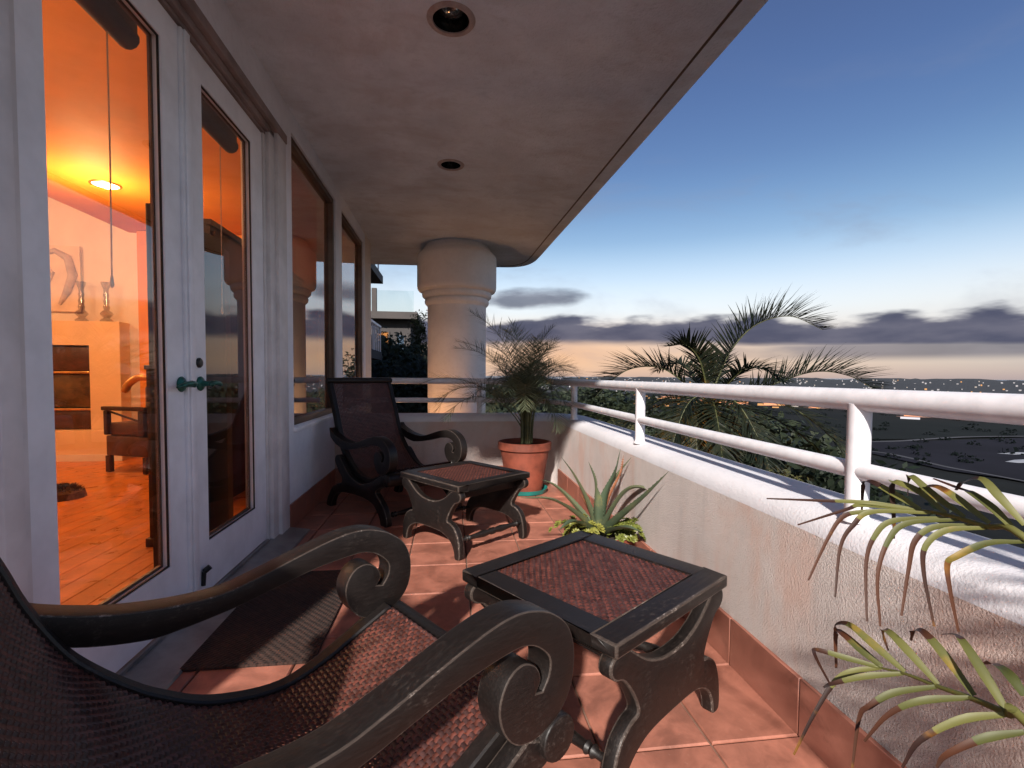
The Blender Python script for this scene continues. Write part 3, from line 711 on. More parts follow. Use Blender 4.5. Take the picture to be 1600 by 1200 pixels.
def with_normals(pts):
    r = []
    for i, p in enumerate(pts):
        t = (pts[min(i+1, len(pts)-1)]-pts[max(i-1, 0)]).normalized()
        nn = Vector((-t.z, 0, t.x))
        if nn.z < 0: nn = -nn
        r.append((p, nn))
    return r

ARM = [(-.715, .60), (-.68, .572), (-.609, .545), (-.543, .528), (-.46, .517), (-.378, .517), (-.30, .535), (-.19, .567), (-.114, .585), (-.06, .589), (-.019, .582), (.028, .562), (.072, .524), (.092, .469), (.085, .405), (.051, .362), (-.001, .344), (-.044, .348), (-.073, .366), (-.095, .401), (-.101, .443), (-.081, .482), (-.047, .495), (-.015, .479), (-.002, .45), (-.014, .428)]
ARM_IN = [(.004, .424), (.021, .449), (.021, .480), (-.010, .511), (-.046, .526), (-.084, .527), (-.133, .523), (-.184, .516), (-.272, .496), (-.35, .478), (-.46, .463), (-.524, .463), (-.623, .488), (-.70, .532)]
BASE = [(-.02, .338), (-.10, .298), (-.20, .256), (-.30, .238), (-.41, .262), (-.50, .315), (-.555, .37), (-.60, .405), (-.64, .395), (-.652, .352), (-.60, .29), (-.553, .245), (-.56, .208), (-.62, .19), (-.70, .15), (-.755, .085), (-.79, .022), (-.785, .0), (-.72, .0), (-.70, .05), (-.655, .10), (-.58, .13), (-.45, .145), (-.30, .148), (-.17, .135), (-.10, .10), (-.05, .04), (-.035, 0), (.03, 0), (.035, .05), (.0, .12), (-.06, .175), (-.095, .205), (-.08, .23), (-.02, .255), (.035, .272), (.03, .31)]
SLING = [(.012, .372), (-.073, .334), (-.173, .290), (-.278, .268), (-.407, .297), (-.496, .350), (-.546, .392), (-.593, .440), (-.636, .496), (-.683, .590), (-.712, .67), (-.765, .80), (-.815, .915), (-.835, .950)]
def flat(pts, k, corner=()):
    return [(p.x, p.y) for p in spline([(a, b_) for a, b_ in pts], k)]
DK = [M['dark'], M['worn']]
def turned(p, q, r=0.017):
    """turned stretcher between two points"""
    p, q = Vector(p), Vector(q); L_ = (q-p).length
    s = [(0, .7), (.06, .7), (.08, 1.15), (.10, .75), (.12, 1.15), (.14, .8), (.22, .95), (.36, 1.35), (.45, .95), (.47, 1.3), (.50, 1.3), (.53, 1.3), (.55, .95), (.64, 1.35), (.78, .95), (.86, .8), (.88, 1.15), (.90, .75), (.92, 1.15), (.94, .7), (1, .7)]
    b = MB(); b.lathe([(r*k, t*L_) for t, k in s], 14, p, axis=(q-p)); return b
def make_chair(label, loc, rz):
    t = thing('plantation_chair', label, 'chair', loc, rz, 'rattan plantation chairs on the balcony')
    prof_ = spline([Vector((a, 0, b_)) for a, b_ in SLING], 8)
    cv = with_normals(resample(prof_, .0112))
    b = MB(); weave(b, [(p-nn*.006, nn) for p, nn in cv], .246, .0112, .0024)
    w = b.build('woven_seat', [M['cane'], M['cane_dark']], t); w['kind'] = 'stuff'
    for p in w.data.polygons: p.use_smooth = True
    for s in (-1, 1):
        b = MB(); pr2 = with_normals(resample(prof_, .02)); vs = []
        y0, y1 = (.243, .279) if s > 0 else (-.279, -.243)
        for p, nn in pr2:
            for y, d in ((y0, .004), (y1, .004), (y1, -.045), (y0, -.045)): vs.append(Vector((p.x, y, p.z))+nn*d)
        k = len(pr2)
        b.add(vs, [(i*4+e, i*4+(e+1) % 4, i*4+4+(e+1) % 4, i*4+4+e) for i in range(k-1) for e in range(4)]+[(0, 3, 2, 1), tuple((k-1)*4+e for e in range(4))])
        b.build('side_rail', DK, t, bevel=.004, bseg=1)
        y0, y1 = (.272, .333) if s > 0 else (-.333, -.272)
        prism('scroll_arm', flat(ARM, 5)+flat(ARM_IN, 5), y0, y1, DK, t, .007, bseg=2)
        y0, y1 = (.281, .322) if s > 0 else (-.322, -.281)
        prism('side_frame', flat(BASE+[BASE[0]], 4)[:-1], y0, y1, DK, t, .005, bseg=2)
    b = MB(); b.tube([(.05, -.336, .313), (.05, .336, .313)], .043, 22); b.build('front_bar', DK, t, bevel=.004, smooth=50)
    b = MB(); b.tube([(-.838, -.285, .952), (-.838, .285, .952)], .023, 16); b.build('top_rail', DK, t, smooth=50)
    turned((-.02, -.285, .06), (-.02, .285, .06)).build('stretcher', M['dark'], t, smooth=50)
    turned((-.69, -.285, .13), (-.69, .285, .13)).build('stretcher', M['dark'], t, smooth=50)
    return t
near_loc = (-.027, 1.114, 0.0); fa = R(-50)
chair_a = make_chair('dark scroll armed rattan chair nearest the camera, its seat filling the lower left', near_loc, R(35.5))
far_mid = Vector((-.16, 3.40, 0))-Vector((math.cos(fa), math.sin(fa), 0))*.04
chair_b = copy_tree(chair_a); chair_b.location = far_mid; chair_b.rotation_euler = (0, 0, fa)
chair_b['label'] = 'dark rattan chair in the far corner facing the camera, beside the potted palm'

OT_R = [(0, .285), (.06, .290), (.13, .315), (.185, .352), (.215, .372), (.262, .372), (.283, .355), (.282, .330), (.262, .312), (.236, .302), (.205, .268), (.178, .225), (.170, .195), (.200, .186), (.243, .155), (.268, .098), (.276, .03), (.268, 0), (.236, 0), (.226, .04), (.20, .082), (.15, .112), (.09, .124), (0, .126)]
def make_ottoman(label, loc, rz):
    t = thing('ottoman', label, 'footstool', loc, rz, 'cane topped wooden footstools')
    h = .2825; w = .072
    b = MB()
    for a, c in (((-h, -h), (h, -h+w)), ((-h, h-w), (h, h)), ((-h, -h+w), (-h+w, h-w)), ((h-w, -h+w), (h, h-w))): b.box((a[0], a[1], .374), (c[0], c[1], .410))
    b.build('top_frame', DK, t)
    me = t.children[0].data; bm = bmesh.new(); bm.from_mesh(me); bmesh.ops.remove_doubles(bm, verts=bm.verts, dist=1e-5)
    bmesh.ops.delete(bm, geom=[f for f in bm.faces if False], context='FACES')
    es = [e for e in bm.edges if len(e.link_faces) == 2 and e.calc_face_angle(0) > R(40) and all(abs(abs(v.co.x)-h) < 1e-4 or abs(abs(v.co.y)-h) < 1e-4 for v in e.verts)]
    bmesh.ops.bevel(bm, geom=es, offset=.006, segments=2, profile=.5, affect='EDGES', clamp_overlap=True, material=1)
    bm.to_mesh(me); bm.free(); smooth_mesh(me, 40)
    b = MB(); q = h-w+.004; P_ = .0125; k = int(2*q/P_)
    weave(b, [(Vector((-q+P_*(i+.5), 0, .4035)), Vector((0, 0, 1))) for i in range(k)], q, P_, .0027)
    c = b.build('cane_top', [M['cane'], M['cane_dark']], t); c['kind'] = 'stuff'
    for p in c.data.polygons: p.use_smooth = True
    full = flat(OT_R, 4); out = full+[(-x, z) for x, z in reversed(full)][1:-1]
    for s in (-1, 1):
        y0, y1 = (.232, .270) if s > 0 else (-.270, -.232)
        prism('curule_leg', out, y0, y1, DK, t, .006, bseg=2)
        turned((.245*s, -.233, .10), (.245*s, .233, .10), .015).build('stretcher', M['dark'], t, smooth=50)
        b = MB(); b.box((.20*s-.012, -.231, .315), (.20*s+.012, .231, .372)); b.build('apron', DK, t, bevel=.003)
    return t
ott_a = make_ottoman('dark footstool with purple brown cane top right in front of the nearest chair', (.430, 1.392, 0), R(35.5))
ott_b = copy_tree(ott_a); ott_b.location = (.093, 2.955, 0); ott_b.rotation_euler = (0, 0, R(-52))
ott_b['label'] = 'dark footstool standing in front of the far corner chair and the potted palm'

# ------------------------------------------------------------------ door mat
m, n, b_, P, o_ = new_mat('coir_mat')
mp = n.new('ShaderNodeMapping'); n.l.new(P, mp.inputs[0]); mp.inputs['Rotation'].default_value = (0, 0, R(45)); mp.inputs['Scale'].default_value = (1, 1, 1)
wv = n.new('ShaderNodeTexWave', bands_direction='X'); wv.inputs['Scale'].default_value = 21; n.l.new(mp.outputs[0], wv.inputs[0])
wv2 = n.new('ShaderNodeTexWave', bands_direction='Y'); wv2.inputs['Scale'].default_value = 14; n.l.new(mp.outputs[0], wv2.inputs[0])
hh = n.math('MAXIMUM', wv.outputs[1], wv2.outputs[1]) if False else n.math('MULTIPLY', wv.outputs[1], wv2.outputs[1])
cc = n.mix(n.sstep(n.noise(P, 40, 4, .7), .35, .7), (0.020, 0.009, 0.006), (0.048, 0.020, 0.013))
n.l.new(n.mix(n.math('MULTIPLY', hh, .55), cc, (0.016, 0.009, 0.007)), b_.inputs['Base Color']); b_.inputs['Roughness'].default_value = .95
bump(n, b_, n.math('ADD', hh, n.math('MULTIPLY', n.noise(P, 150, 3, .6), .5)), .9, .006)
M['mat'] = m
mt = MB(); mt.box((-.225, -.40, .001), (.225, .40, .011)); mo = mt.build('door_mat', M['mat'], bevel=.003); mo.location = (-.69, 2.105, 0)
set_tags(mo, 'dark brown woven mat lying before the glazed doors', 'door mat')

# ------------------------------------------------------------------ plants on the balcony
def frond(name, parent, pts, length, n, width, seed, mats, droop=.35, spread=55, lift=.25, rr=(.006, .0015), bare=.18, plumose=.15, segs=2):
    """one palm frond: rachis tube (material 0) and paired leaflets (material 1)"""
    r = random.Random(seed); P = spline(pts, 8); b = MB(); k = len(P)
    b.tube(P, [rr[0]+(rr[1]-rr[0])*i/(k-1) for i in range(k)], 5, 0)
    for i in range(n):
        t = bare+(1-bare)*(i+.5)/n; f = t*(k-1); a = int(min(f, k-2)); p = P[a].lerp(P[a+1], f-a)
        T = (P[min(a+1, k-1)]-P[max(a-1, 0)]).normalized()
        S = T.cross(Vector((0, 0, 1)))
        S = S.normalized() if S.length > 1e-3 else T.orthogonal().normalized()
        N = S.cross(T).normalized()
        L_ = length*(math.sin(math.pi*min(1, .12+.86*((t-bare)/(1-bare))))**.55)*r.uniform(.86, 1.12)
        for s in (-1, 1):
            an = R(spread*(1-.45*((t-bare)/(1-bare)))+r.uniform(-7, 7)); el = lift+r.uniform(-plumose, plumose)
            D = (T*math.cos(an)+S*s*math.sin(an)+N*el).normalized()
            q = [p]
            for j in range(1, segs+1):
                D = (D+Vector((0, 0, -droop*(1/segs)*r.uniform(.7, 1.3)))).normalized(); q.append(q[-1]+D*L_/segs)
            ws = [width*.75]+[width*(1-.2*j) for j in range(1, segs)]+[width*.08]
            b.ribbon(q, ws, N, 1, .25)
    return b.build(name, mats, parent)

def terracotta(t, r0, r1, h, rim=.035):
    b = MB(); b.lathe([(r0, 0), (r0+(r1-r0)*.8, h-.075), (r1-.008, h-.072), (r1+.004, h-.062), (r1+.006, h-.006), (r1-.002, h), (r1-.016, h), (r1-.022, h-.02), (r1-.03, h-.07)], 40, cap=True)
    b.build('pot', M['terracotta'], t, smooth=40)
    b = MB(); b.lathe([(0, h-.035), (r1-.024, h-.045)], 24, cap=False); b.build('soil', M['soil'], t)

pp = thing('potted_palm', 'fine leaved green palm in a terracotta pot on a teal saucer', 'potted plant', (.64, 4.10, 0))
b = MB(); b.lathe([(.155, .001), (.185, .006), (.20, .042), (.195, .042), (.18, .012), (0, .01)], 32); b.build('saucer', M['teal'], pp, smooth=40)
terracotta(pp, .15, .225, .425)
for ch in pp.children:
    if ch.name.startswith(('pot', 'soil')): ch.location.z = .012
rr = random.Random(21)
for k in range(13):
    a = rr.uniform(0, 2*math.pi); q = rr.uniform(.01, .075)
    b = MB(); b.tube(spline([(q*math.cos(a), q*math.sin(a), .42), (q*1.2*math.cos(a), q*1.2*math.sin(a), .62), (q*1.9*math.cos(a), q*1.9*math.sin(a), .86)], 3), [.012, .011, .010, .009, .008, .007, .006], 6); b.build('stem', M['stem'], pp, smooth=60)
ga = 2.39996
for k in range(46):
    f = (k+.5)/46; a = k*ga+rr.uniform(-.25, .25)
    th_ = R(84-72*f**1.05+rr.uniform(-7, 7)); L_ = rr.uniform(.84, 1.08)*(1-.10*f)
    c, s = math.cos(a), math.sin(a); z0 = rr.uniform(.52, .72)
    lim = 1.1
    if c > .3: lim = .62
    if s > .3: lim = .50
    pts = []; r_, z_, t_ = .015, z0, max(th_, R(52))
    for j in range(6):
        pts.append((r_*lim*c, r_*lim*s, z_)); st = L_/5
        r_ += st*math.cos(t_); z_ += st*math.sin(t_)
        t_ -= (R(11)+R(18)*f)*(.6+.28*j)
    frond('frond', pp, pts, .20, 46, .0048, 100+k, [M['stem'], M['palm']], .16, 60, .22, (.0038, .001), .26, .34)

# low pot of aloe and succulents
al = thing('aloe_plant', 'spiky grey green aloe with long curved leaves by the balcony wall', 'aloe', (.775, 2.43, 0))
b = MB(); b.lathe([(.13, .001), (.165, .15), (.178, .152), (.18, .19), (.172, .195), (.16, .19), (.155, .165)], 32); b.build('pot', M['terracotta'], al, smooth=40)
b = MB(); b.lathe([(0, .172), (.158, .165)], 20, cap=False); b.build('soil', M['soil'], al)
def aloe_leaf(pts, w, th, mat, i):
    w *= 1.35; th *= 1.5
    P = spline([(x*1.30, y*1.12 if y > -.3 else y, .17+(z-.17)*1.04) for x, y, z in pts], 7); k = len(P); b = MB(); vs = []
    for j, p in enumerate(P):
        t = j/(k-1); T = (P[min(j+1, k-1)]-P[max(j-1, 0)]).normalized()
        S = T.cross(Vector((0, 0, 1)));  S = S.normalized() if S.length > 1e-3 else Vector((1, 0, 0))
        N = S.cross(T).normalized()
        ww = w*(1-t**1.6)*(.8+.5*math.sin(min(1, t*2.2)*math.pi*.5)*.5)+.0012; hh_ = th*(1-t)+.0008
        for a, d in ((-1, .35), (-.5, -.25), (0, -.45), (.5, -.25), (1, .35), (.55, -.7), (0, -1.0), (-.55, -.7)):
            vs.append(p+S*ww/2*a+N*hh_*d)
    b.add(vs, [(i_*8+e, i_*8+(e+1) % 8, i_*8+8+(e+1) % 8, i_*8+8+e) for i_ in range(k-1) for e in range(8)])
    # tooth edges
    for j in range(1, k-2):
        for e in (0, 4):
            p = vs[j*8+e]; q = vs[(j+1)*8+e]; o = (vs[j*8+e]-P[j]).normalized()
            b.add([p, p.lerp(q, .5), p.lerp(q, .3)+o*.005], [(0, 1, 2)])
    b.build('leaf', mat, al, smooth=60)
AL = [([(0, 0, .17), (-.10, -.06, .30), (-.21, -.10, .385), (-.335, -.12, .40)], .05), ([(0, 0, .18), (-.04, .02, .34), (-.09, .03, .46), (-.15, .03, .56)], .042),
      ([(0, 0, .18), (-.01, -.02, .34), (-.02, -.02, .45), (-.045, 0, .54)], .040), ([(0, 0, .18), (.03, .02, .36), (.07, .02, .48), (.09, .01, .60)], .050),
      ([(0, 0, .18), (.05, -.03, .33), (.10, -.06, .415), (.15, -.10, .43), (.185, -.14, .40)], .066), ([(0, 0, .17), (.045, -.16, .32), (.085, -.32, .44), (.125, -.46, .575)], .050),
      ([(0, 0, .18), (.04, .05, .36), (.10, .06, .47), (.15, .05, .55)], .032), ([(0, 0, .17), (-.08, -.10, .26), (-.15, -.17, .30), (-.21, -.23, .28)], .045),
      ([(0, 0, .17), (.02, -.14, .25), (.05, -.22, .28), (.09, -.30, .27)], .05), ([(0, 0, .18), (-.09, .07, .32), (-.16, .10, .40), (-.22, .11, .43)], .036)]
for i, (pts, w) in enumerate(AL): aloe_leaf(pts, w, .014, M['aloe'], i)
aloe_leaf([(0, 0, .19), (.05, .02, .36), (.10, .04, .47), (.12, .06, .56)], .018, .004, M['aloe_dry'], 20)
aloe_leaf([(0, 0, .19), (-.05, .03, .33), (-.07, .05, .37)], .03, .005, M['aloe_dry'], 21)
def rosette_clump(name, label, loc, n, rad, seed):
    r = random.Random(seed); b = MB()
    for k in range(n):
        c = Vector((r.gauss(0, rad*.5), r.gauss(0, rad*.5), r.uniform(0, rad*.9))); ax = (c+Vector((0, 0, .05))).normalized(); m_ = ax.to_track_quat('Z', 'Y').to_matrix(); s = r.uniform(.018, .032)
        for ring, (cnt, op, ln) in enumerate(((7, .95, 1.0), (5, .55, .8), (3, .2, .55))):
            for i in range(cnt):
                a = 2*math.pi*i/cnt+ring*.5; d = m_ @ Vector((math.cos(a)*op, math.sin(a)*op, 1-op*.75)); d.normalize()
                side = d.cross(ax); side = side.normalized() if side.length > 1e-3 else d.orthogonal().normalized()
                nn = side.cross(d)
                b.add([c, c+d*s*ln*.55+side*s*.30-nn*s*.05, c+d*s*ln, c+d*s*ln*.55-side*s*.30-nn*s*.05, c+d*s*ln*.5+nn*s*.14], [(0, 1, 4), (1, 2, 4), (2, 3, 4), (3, 0, 4)])
    b2 = MB()
    o = thing(name, label, 'succulent', loc, 0, 'succulents round the aloe')
    w_ = b.build('leaves', M['succ'], o); w_['kind'] = 'stuff'
    for i in range(6): b2.tube([(0, 0, -.01), (r.uniform(-rad, rad)*.6, r.uniform(-rad, rad)*.6, rad*.5)], .004, 5)
    b2.build('stalk', M['stem'], o)
rosette_clump('succulent', 'bright yellow green succulent on the right side of the aloe pot', (.865, 2.33, .175), 70, .10, 1)
rosette_clump('succulent', 'dull green succulent on the left side of the aloe pot', (.675, 2.35, .175), 52, .095, 2)
rosette_clump('succulent', 'thin trailing succulent hanging over the rim behind the aloe', (.66, 2.50, .18), 12, .06, 3)

# ------------------------------------------------------------------ large palm whose fronds reach in from the right
FROND_A= [(0.603, 0.432, 0.833), (0.611, 0.474, 0.831), (0.616, 0.524, 0.83), (0.616, 0.558, 0.826), (0.606, 0.634, 0.816)]
LEAF_A= [[(0.616, 0.558, 0.827), (0.603, 0.581, 0.84), (0.594, 0.61, 0.852), (0.599, 0.629, 0.844), (0.611, 0.643, 0.802)], [(0.616, 0.525, 0.831), (0.605, 0.548, 0.851), (0.594, 0.573, 0.86), (0.599, 0.584, 0.854), (0.607, 0.587, 0.808), (0.618, 0.596, 0.775)], [(0.615, 0.502, 0.833), (0.602, 0.529, 0.853), (0.599, 0.555, 0.871), (0.609, 0.57, 0.866), (0.625, 0.585, 0.838)], [(0.611, 0.472, 0.835), (0.601, 0.496, 0.854), (0.599, 0.52, 0.865), (0.602, 0.543, 0.86), (0.618, 0.563, 0.848)], [(0.605, 0.441, 0.835), (0.6, 0.461, 0.855), (0.6, 0.484, 0.867), (0.609, 0.503, 0.867), (0.613, 0.54, 0.872)], [(0.605, 0.434, 0.845), (0.599, 0.456, 0.871), (0.602, 0.475, 0.885), (0.606, 0.498, 0.876), (0.621, 0.518, 0.862)], [(0.616, 0.554, 0.825), (0.571, 0.592, 0.815), (0.542, 0.601, 0.806), (0.511, 0.592, 0.777), (0.469, 0.572, 0.733)], [(0.616, 0.554, 0.826), (0.568, 0.594, 0.824), (0.538, 0.592, 0.819), (0.471, 0.597, 0.799)], [(0.616, 0.558, 0.826), (0.57, 0.596, 0.827), (0.514, 0.617, 0.826), (0.446, 0.628, 0.828)], [(0.616, 0.54, 0.827), (0.569, 0.582, 0.818), (0.543, 0.584, 0.8), (0.516, 0.574, 0.775), (0.483, 0.543, 0.723)], [(0.616, 0.523, 0.826), (0.576, 0.557, 0.813), (0.551, 0.558, 0.794), (0.526, 0.544, 0.765), (0.495, 0.508, 0.709)], [(0.615, 0.506, 0.829), (0.577, 0.539, 0.815), (0.552, 0.54, 0.793), (0.524, 0.525, 0.756), (0.496, 0.491, 0.712)], [(0.613, 0.49, 0.827), (0.586, 0.513, 0.818), (0.563, 0.515, 0.801), (0.54, 0.5, 0.775), (0.506, 0.475, 0.732)], [(0.611, 0.471, 0.83), (0.583, 0.495, 0.82), (0.559, 0.498, 0.801), (0.539, 0.481, 0.777), (0.514, 0.445, 0.735)], [(0.602, 0.431, 0.828), (0.582, 0.451, 0.82), (0.557, 0.462, 0.802), (0.542, 0.458, 0.795), (0.526, 0.44, 0.774), (0.505, 0.413, 0.747)]]
FROND_B= [(0.529, 0.372, 0.684), (0.532, 0.386, 0.679), (0.538, 0.422, 0.669), (0.539, 0.459, 0.658), (0.538, 0.496, 0.649), (0.534, 0.525, 0.639)]
LEAF_B= [[(0.535, 0.525, 0.64), (0.526, 0.546, 0.649), (0.522, 0.571, 0.657), (0.527, 0.589, 0.649), (0.532, 0.592, 0.598)], [(0.539, 0.499, 0.65), (0.527, 0.528, 0.665), (0.52, 0.558, 0.676), (0.52, 0.58, 0.666), (0.53, 0.596, 0.643)], [(0.54, 0.461, 0.659), (0.532, 0.491, 0.681), (0.532, 0.515, 0.69), (0.539, 0.531, 0.681), (0.556, 0.538, 0.652)], [(0.539, 0.423, 0.672), (0.536, 0.452, 0.697), (0.537, 0.477, 0.71), (0.543, 0.495, 0.7), (0.557, 0.51, 0.681)], [(0.532, 0.387, 0.678), (0.534, 0.411, 0.702), (0.539, 0.436, 0.721), (0.55, 0.453, 0.719), (0.561, 0.477, 0.706)], [(0.536, 0.378, 0.702), (0.539, 0.394, 0.713), (0.549, 0.415, 0.71), (0.569, 0.438, 0.694)], [(0.534, 0.525, 0.639), (0.507, 0.546, 0.64), (0.476, 0.56, 0.645), (0.461, 0.547, 0.647), (0.45, 0.508, 0.634)], [(0.534, 0.525, 0.639), (0.507, 0.538, 0.628), (0.481, 0.537, 0.617), (0.441, 0.522, 0.589), (0.396, 0.497, 0.563)], [(0.538, 0.5, 0.647), (0.502, 0.517, 0.635), (0.462, 0.519, 0.628), (0.434, 0.5, 0.638)], [(0.54, 0.459, 0.658), (0.504, 0.479, 0.64), (0.475, 0.48, 0.626), (0.452, 0.469, 0.623), (0.415, 0.437, 0.595)], [(0.538, 0.424, 0.669), (0.501, 0.445, 0.654), (0.462, 0.444, 0.643), (0.417, 0.426, 0.632)], [(0.532, 0.386, 0.679), (0.5, 0.403, 0.664), (0.456, 0.404, 0.646), (0.416, 0.384, 0.639)], [(0.526, 0.369, 0.675), (0.498, 0.382, 0.661), (0.46, 0.382, 0.649), (0.429, 0.364, 0.655)]]

ap = thing('areca_palm', 'yellow green palm with drooping brown tipped leaflets reaching in over the balcony wall', 'potted plant', (.74, .26, 0))
terracotta(ap, .11, .16, .36)
def near_frond(F, LV, base):
    o = Vector(ap.location); b = MB()
    P = spline([Vector(p) for p in base+F], 5); k = len(P)
    b.tube([p-o for p in P], [.006-.0048*i/(k-1) for i in range(k)], 8)
    fr_ = b.build('frond', M['palm_near'], ap, smooth=60)
    for i, lv in enumerate(LV):
        Q = spline([Vector(p) for p in lv], 5); q = len(Q); b = MB(); cut = int(q*(.56 if i % 3 else .42))
        W_ = [(.0125 if i < 6 else .0088)*(.40+.60*min(1, 4*j/q))*(1-.82*(j/(q-1))**1.1)+.0006 for j in range(q)]
        N = Vector((-.35, -.55, .75)).normalized()
        b.ribbon([p-o for p in Q], W_, N, 0, .42); nf = len(b.f)//2
        b.mi = [1 if (j//2) >= cut else 0 for j in range(len(b.f))]
        b.build('leaflet', [M['palm_near'], M['palm_tip']], fr_, smooth=60)
near_frond(list(FROND_A), LEAF_A, [(.735, .27, .34), (.70, .30, .55), (.645, .36, .74)])
near_frond(list(FROND_B), LEAF_B, [(.745, .26, .34), (.73, .30, .46), (.68, .36, .53)])
# further fronds of the same palm, leaning out of the picture
for i, (dx, dy, rise) in enumerate(((.10, -.45, .75), (.25, -.30, .85), (-.10, -.50, .65))):
    frond('frond', ap, [(0, 0, .34), (dx*.3, dy*.3, .34+rise*.6), (dx*.7, dy*.7, .34+rise), (dx*1.1, dy*1.1, .34+rise*.85)], .30, 16, .016, 900+i, [M['stem'], M['palm_near']], .4, 50, .2, (.007, .0015), .25, .1)

# ------------------------------------------------------------------ the hillside, the valley and the sea
def gh(x, y):
    r = math.hypot(x, y-2)
    base = -3.2 if r < 5 else -3.2-0.36*(r-5)
    base = max(base, -42.0)
    if r > 60: base += 0
    n_ = mnoise.noise(Vector((x*.06, y*.06, 1.3)))
    return base+n_*(0.5 if r < 140 else 0.8)*min(1, r/12)
rings = [0, 3, 5, 7, 9, 11, 13, 16, 20, 25, 31, 38, 46, 56, 68, 82, 98, 112, 125, 150, 190, 250, 340, 460, 620, 850, 1200, 1700, 2400, 3600]
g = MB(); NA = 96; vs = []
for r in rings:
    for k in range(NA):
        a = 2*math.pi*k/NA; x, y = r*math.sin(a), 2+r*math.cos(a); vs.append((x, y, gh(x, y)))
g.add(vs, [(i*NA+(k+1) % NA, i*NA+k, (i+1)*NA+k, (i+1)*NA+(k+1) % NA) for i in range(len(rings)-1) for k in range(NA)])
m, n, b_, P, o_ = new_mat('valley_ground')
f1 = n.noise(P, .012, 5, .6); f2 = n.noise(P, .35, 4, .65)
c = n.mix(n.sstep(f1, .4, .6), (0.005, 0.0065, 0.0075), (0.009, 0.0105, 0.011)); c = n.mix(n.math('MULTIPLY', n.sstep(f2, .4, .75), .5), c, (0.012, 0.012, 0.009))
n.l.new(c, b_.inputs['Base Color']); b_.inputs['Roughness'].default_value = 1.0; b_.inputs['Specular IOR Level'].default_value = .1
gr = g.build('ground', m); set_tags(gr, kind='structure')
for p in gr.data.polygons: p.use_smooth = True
sea = MB(); NS = 64; vs = [(r*math.sin(2*math.pi*k/NS), r*math.cos(2*math.pi*k/NS), -44.5) for r in (3000, 9000, 45000) for k in range(NS)]
sea.add(vs, [(i*NS+(k+1) % NS, i*NS+k, (i+1)*NS+k, (i+1)*NS+(k+1) % NS) for i in range(2) for k in range(NS)])
sm = simple('sea_water', (.10, .11, .14), .25, .1, .002); so_ = sea.build('sea', sm); set_tags(so_, kind='structure')
def V(px, py, z=-42):
    D = fw*F_PX+rt*(px-800)-up*(py-600-SHIFT); t = (z-1)/D.z; return (D.x*t, D.y*t)
# the dark far ridge with its town
FX = lambda az, d: (d*math.sin(R(az)), d*math.cos(R(az)))
m, n, b_, P, o_ = new_mat('far_woods'); b_.inputs['Base Color'].default_value = (.012, .015, .020, 1); b_.inputs['Roughness'].default_value = 1
far_mat = m
rg = MB(); rows = [(1250, -42), (1500, -30), (1750, -14), (1950, -4.5), (2150, -1.5), (2500, -44)]; az = [-40+.35*k for k in range(330)]; vs = []
for d, z in rows:
    for a in az:
        x, y = FX(a, d); k_ = 1-.55*max(0, min(1, (18-a)/30))
        t = mnoise.noise(Vector((a*1.9, d*.01, 0)))*2.2+mnoise.noise(Vector((a*.35, d*.004, 4)))*6+abs(mnoise.noise(Vector((a*6.5, d*.02, 7))))*3.2
        vs.append((x, y, z if z < -41 else min(-42+(z+42)*k_+t*(.4 if z < -10 else 1.0), 1.6)))
q = len(az); rg.add(vs, [(i*q+k, i*q+k+1, (i+1)*q+k+1, (i+1)*q+k) for i in range(len(rows)-1) for k in range(q-1)])
ro = rg.build('ridge_woods', far_mat); set_tags(ro, kind='stuff')
tw = MB(); rr = random.Random(44)
def ridge_z(d):
    for (d0, z0), (d1, z1) in zip(rows, rows[1:]):
        if d0 <= d <= d1: return z0+(z1-z0)*(d-d0)/(d1-d0)
    return -10
for k in range(420):
    d = rr.uniform(1300, 1950); a = rr.uniform(2, 66); x, y = FX(a, d); k_ = 1-.55*max(0, min(1, (18-a)/30)); z = -42+(ridge_z(d)+42)*k_
    w = rr.uniform(1.6, 4.6); tw.box((x-w/2, y-3, z-2), (x+w/2, y+3, z+rr.uniform(1.6, 4.0)), 0 if rr.random() < .72 else (1 if rr.random() < .65 else 2), -R(a))
for k in range(90):
    px_, py_ = rr.uniform(890, 1330), rr.uniform(613, 640); x, y = V(px_, py_); w = rr.uniform(2, 9)
    tw.box((x-w/2, y-1, -42), (x+w/2, y+1, -42+rr.uniform(1.5, 3.5)), 2 if rr.random() < .8 else 1, -R(25))
to = tw.build('town_houses', [simple('town_wall', (.30, .29, .30), .8, .3, .05), emit('town_light', (1, .85, .75), .32), emit('town_lamp', (1, .5, .2), .5)]); set_tags(to, kind='stuff')
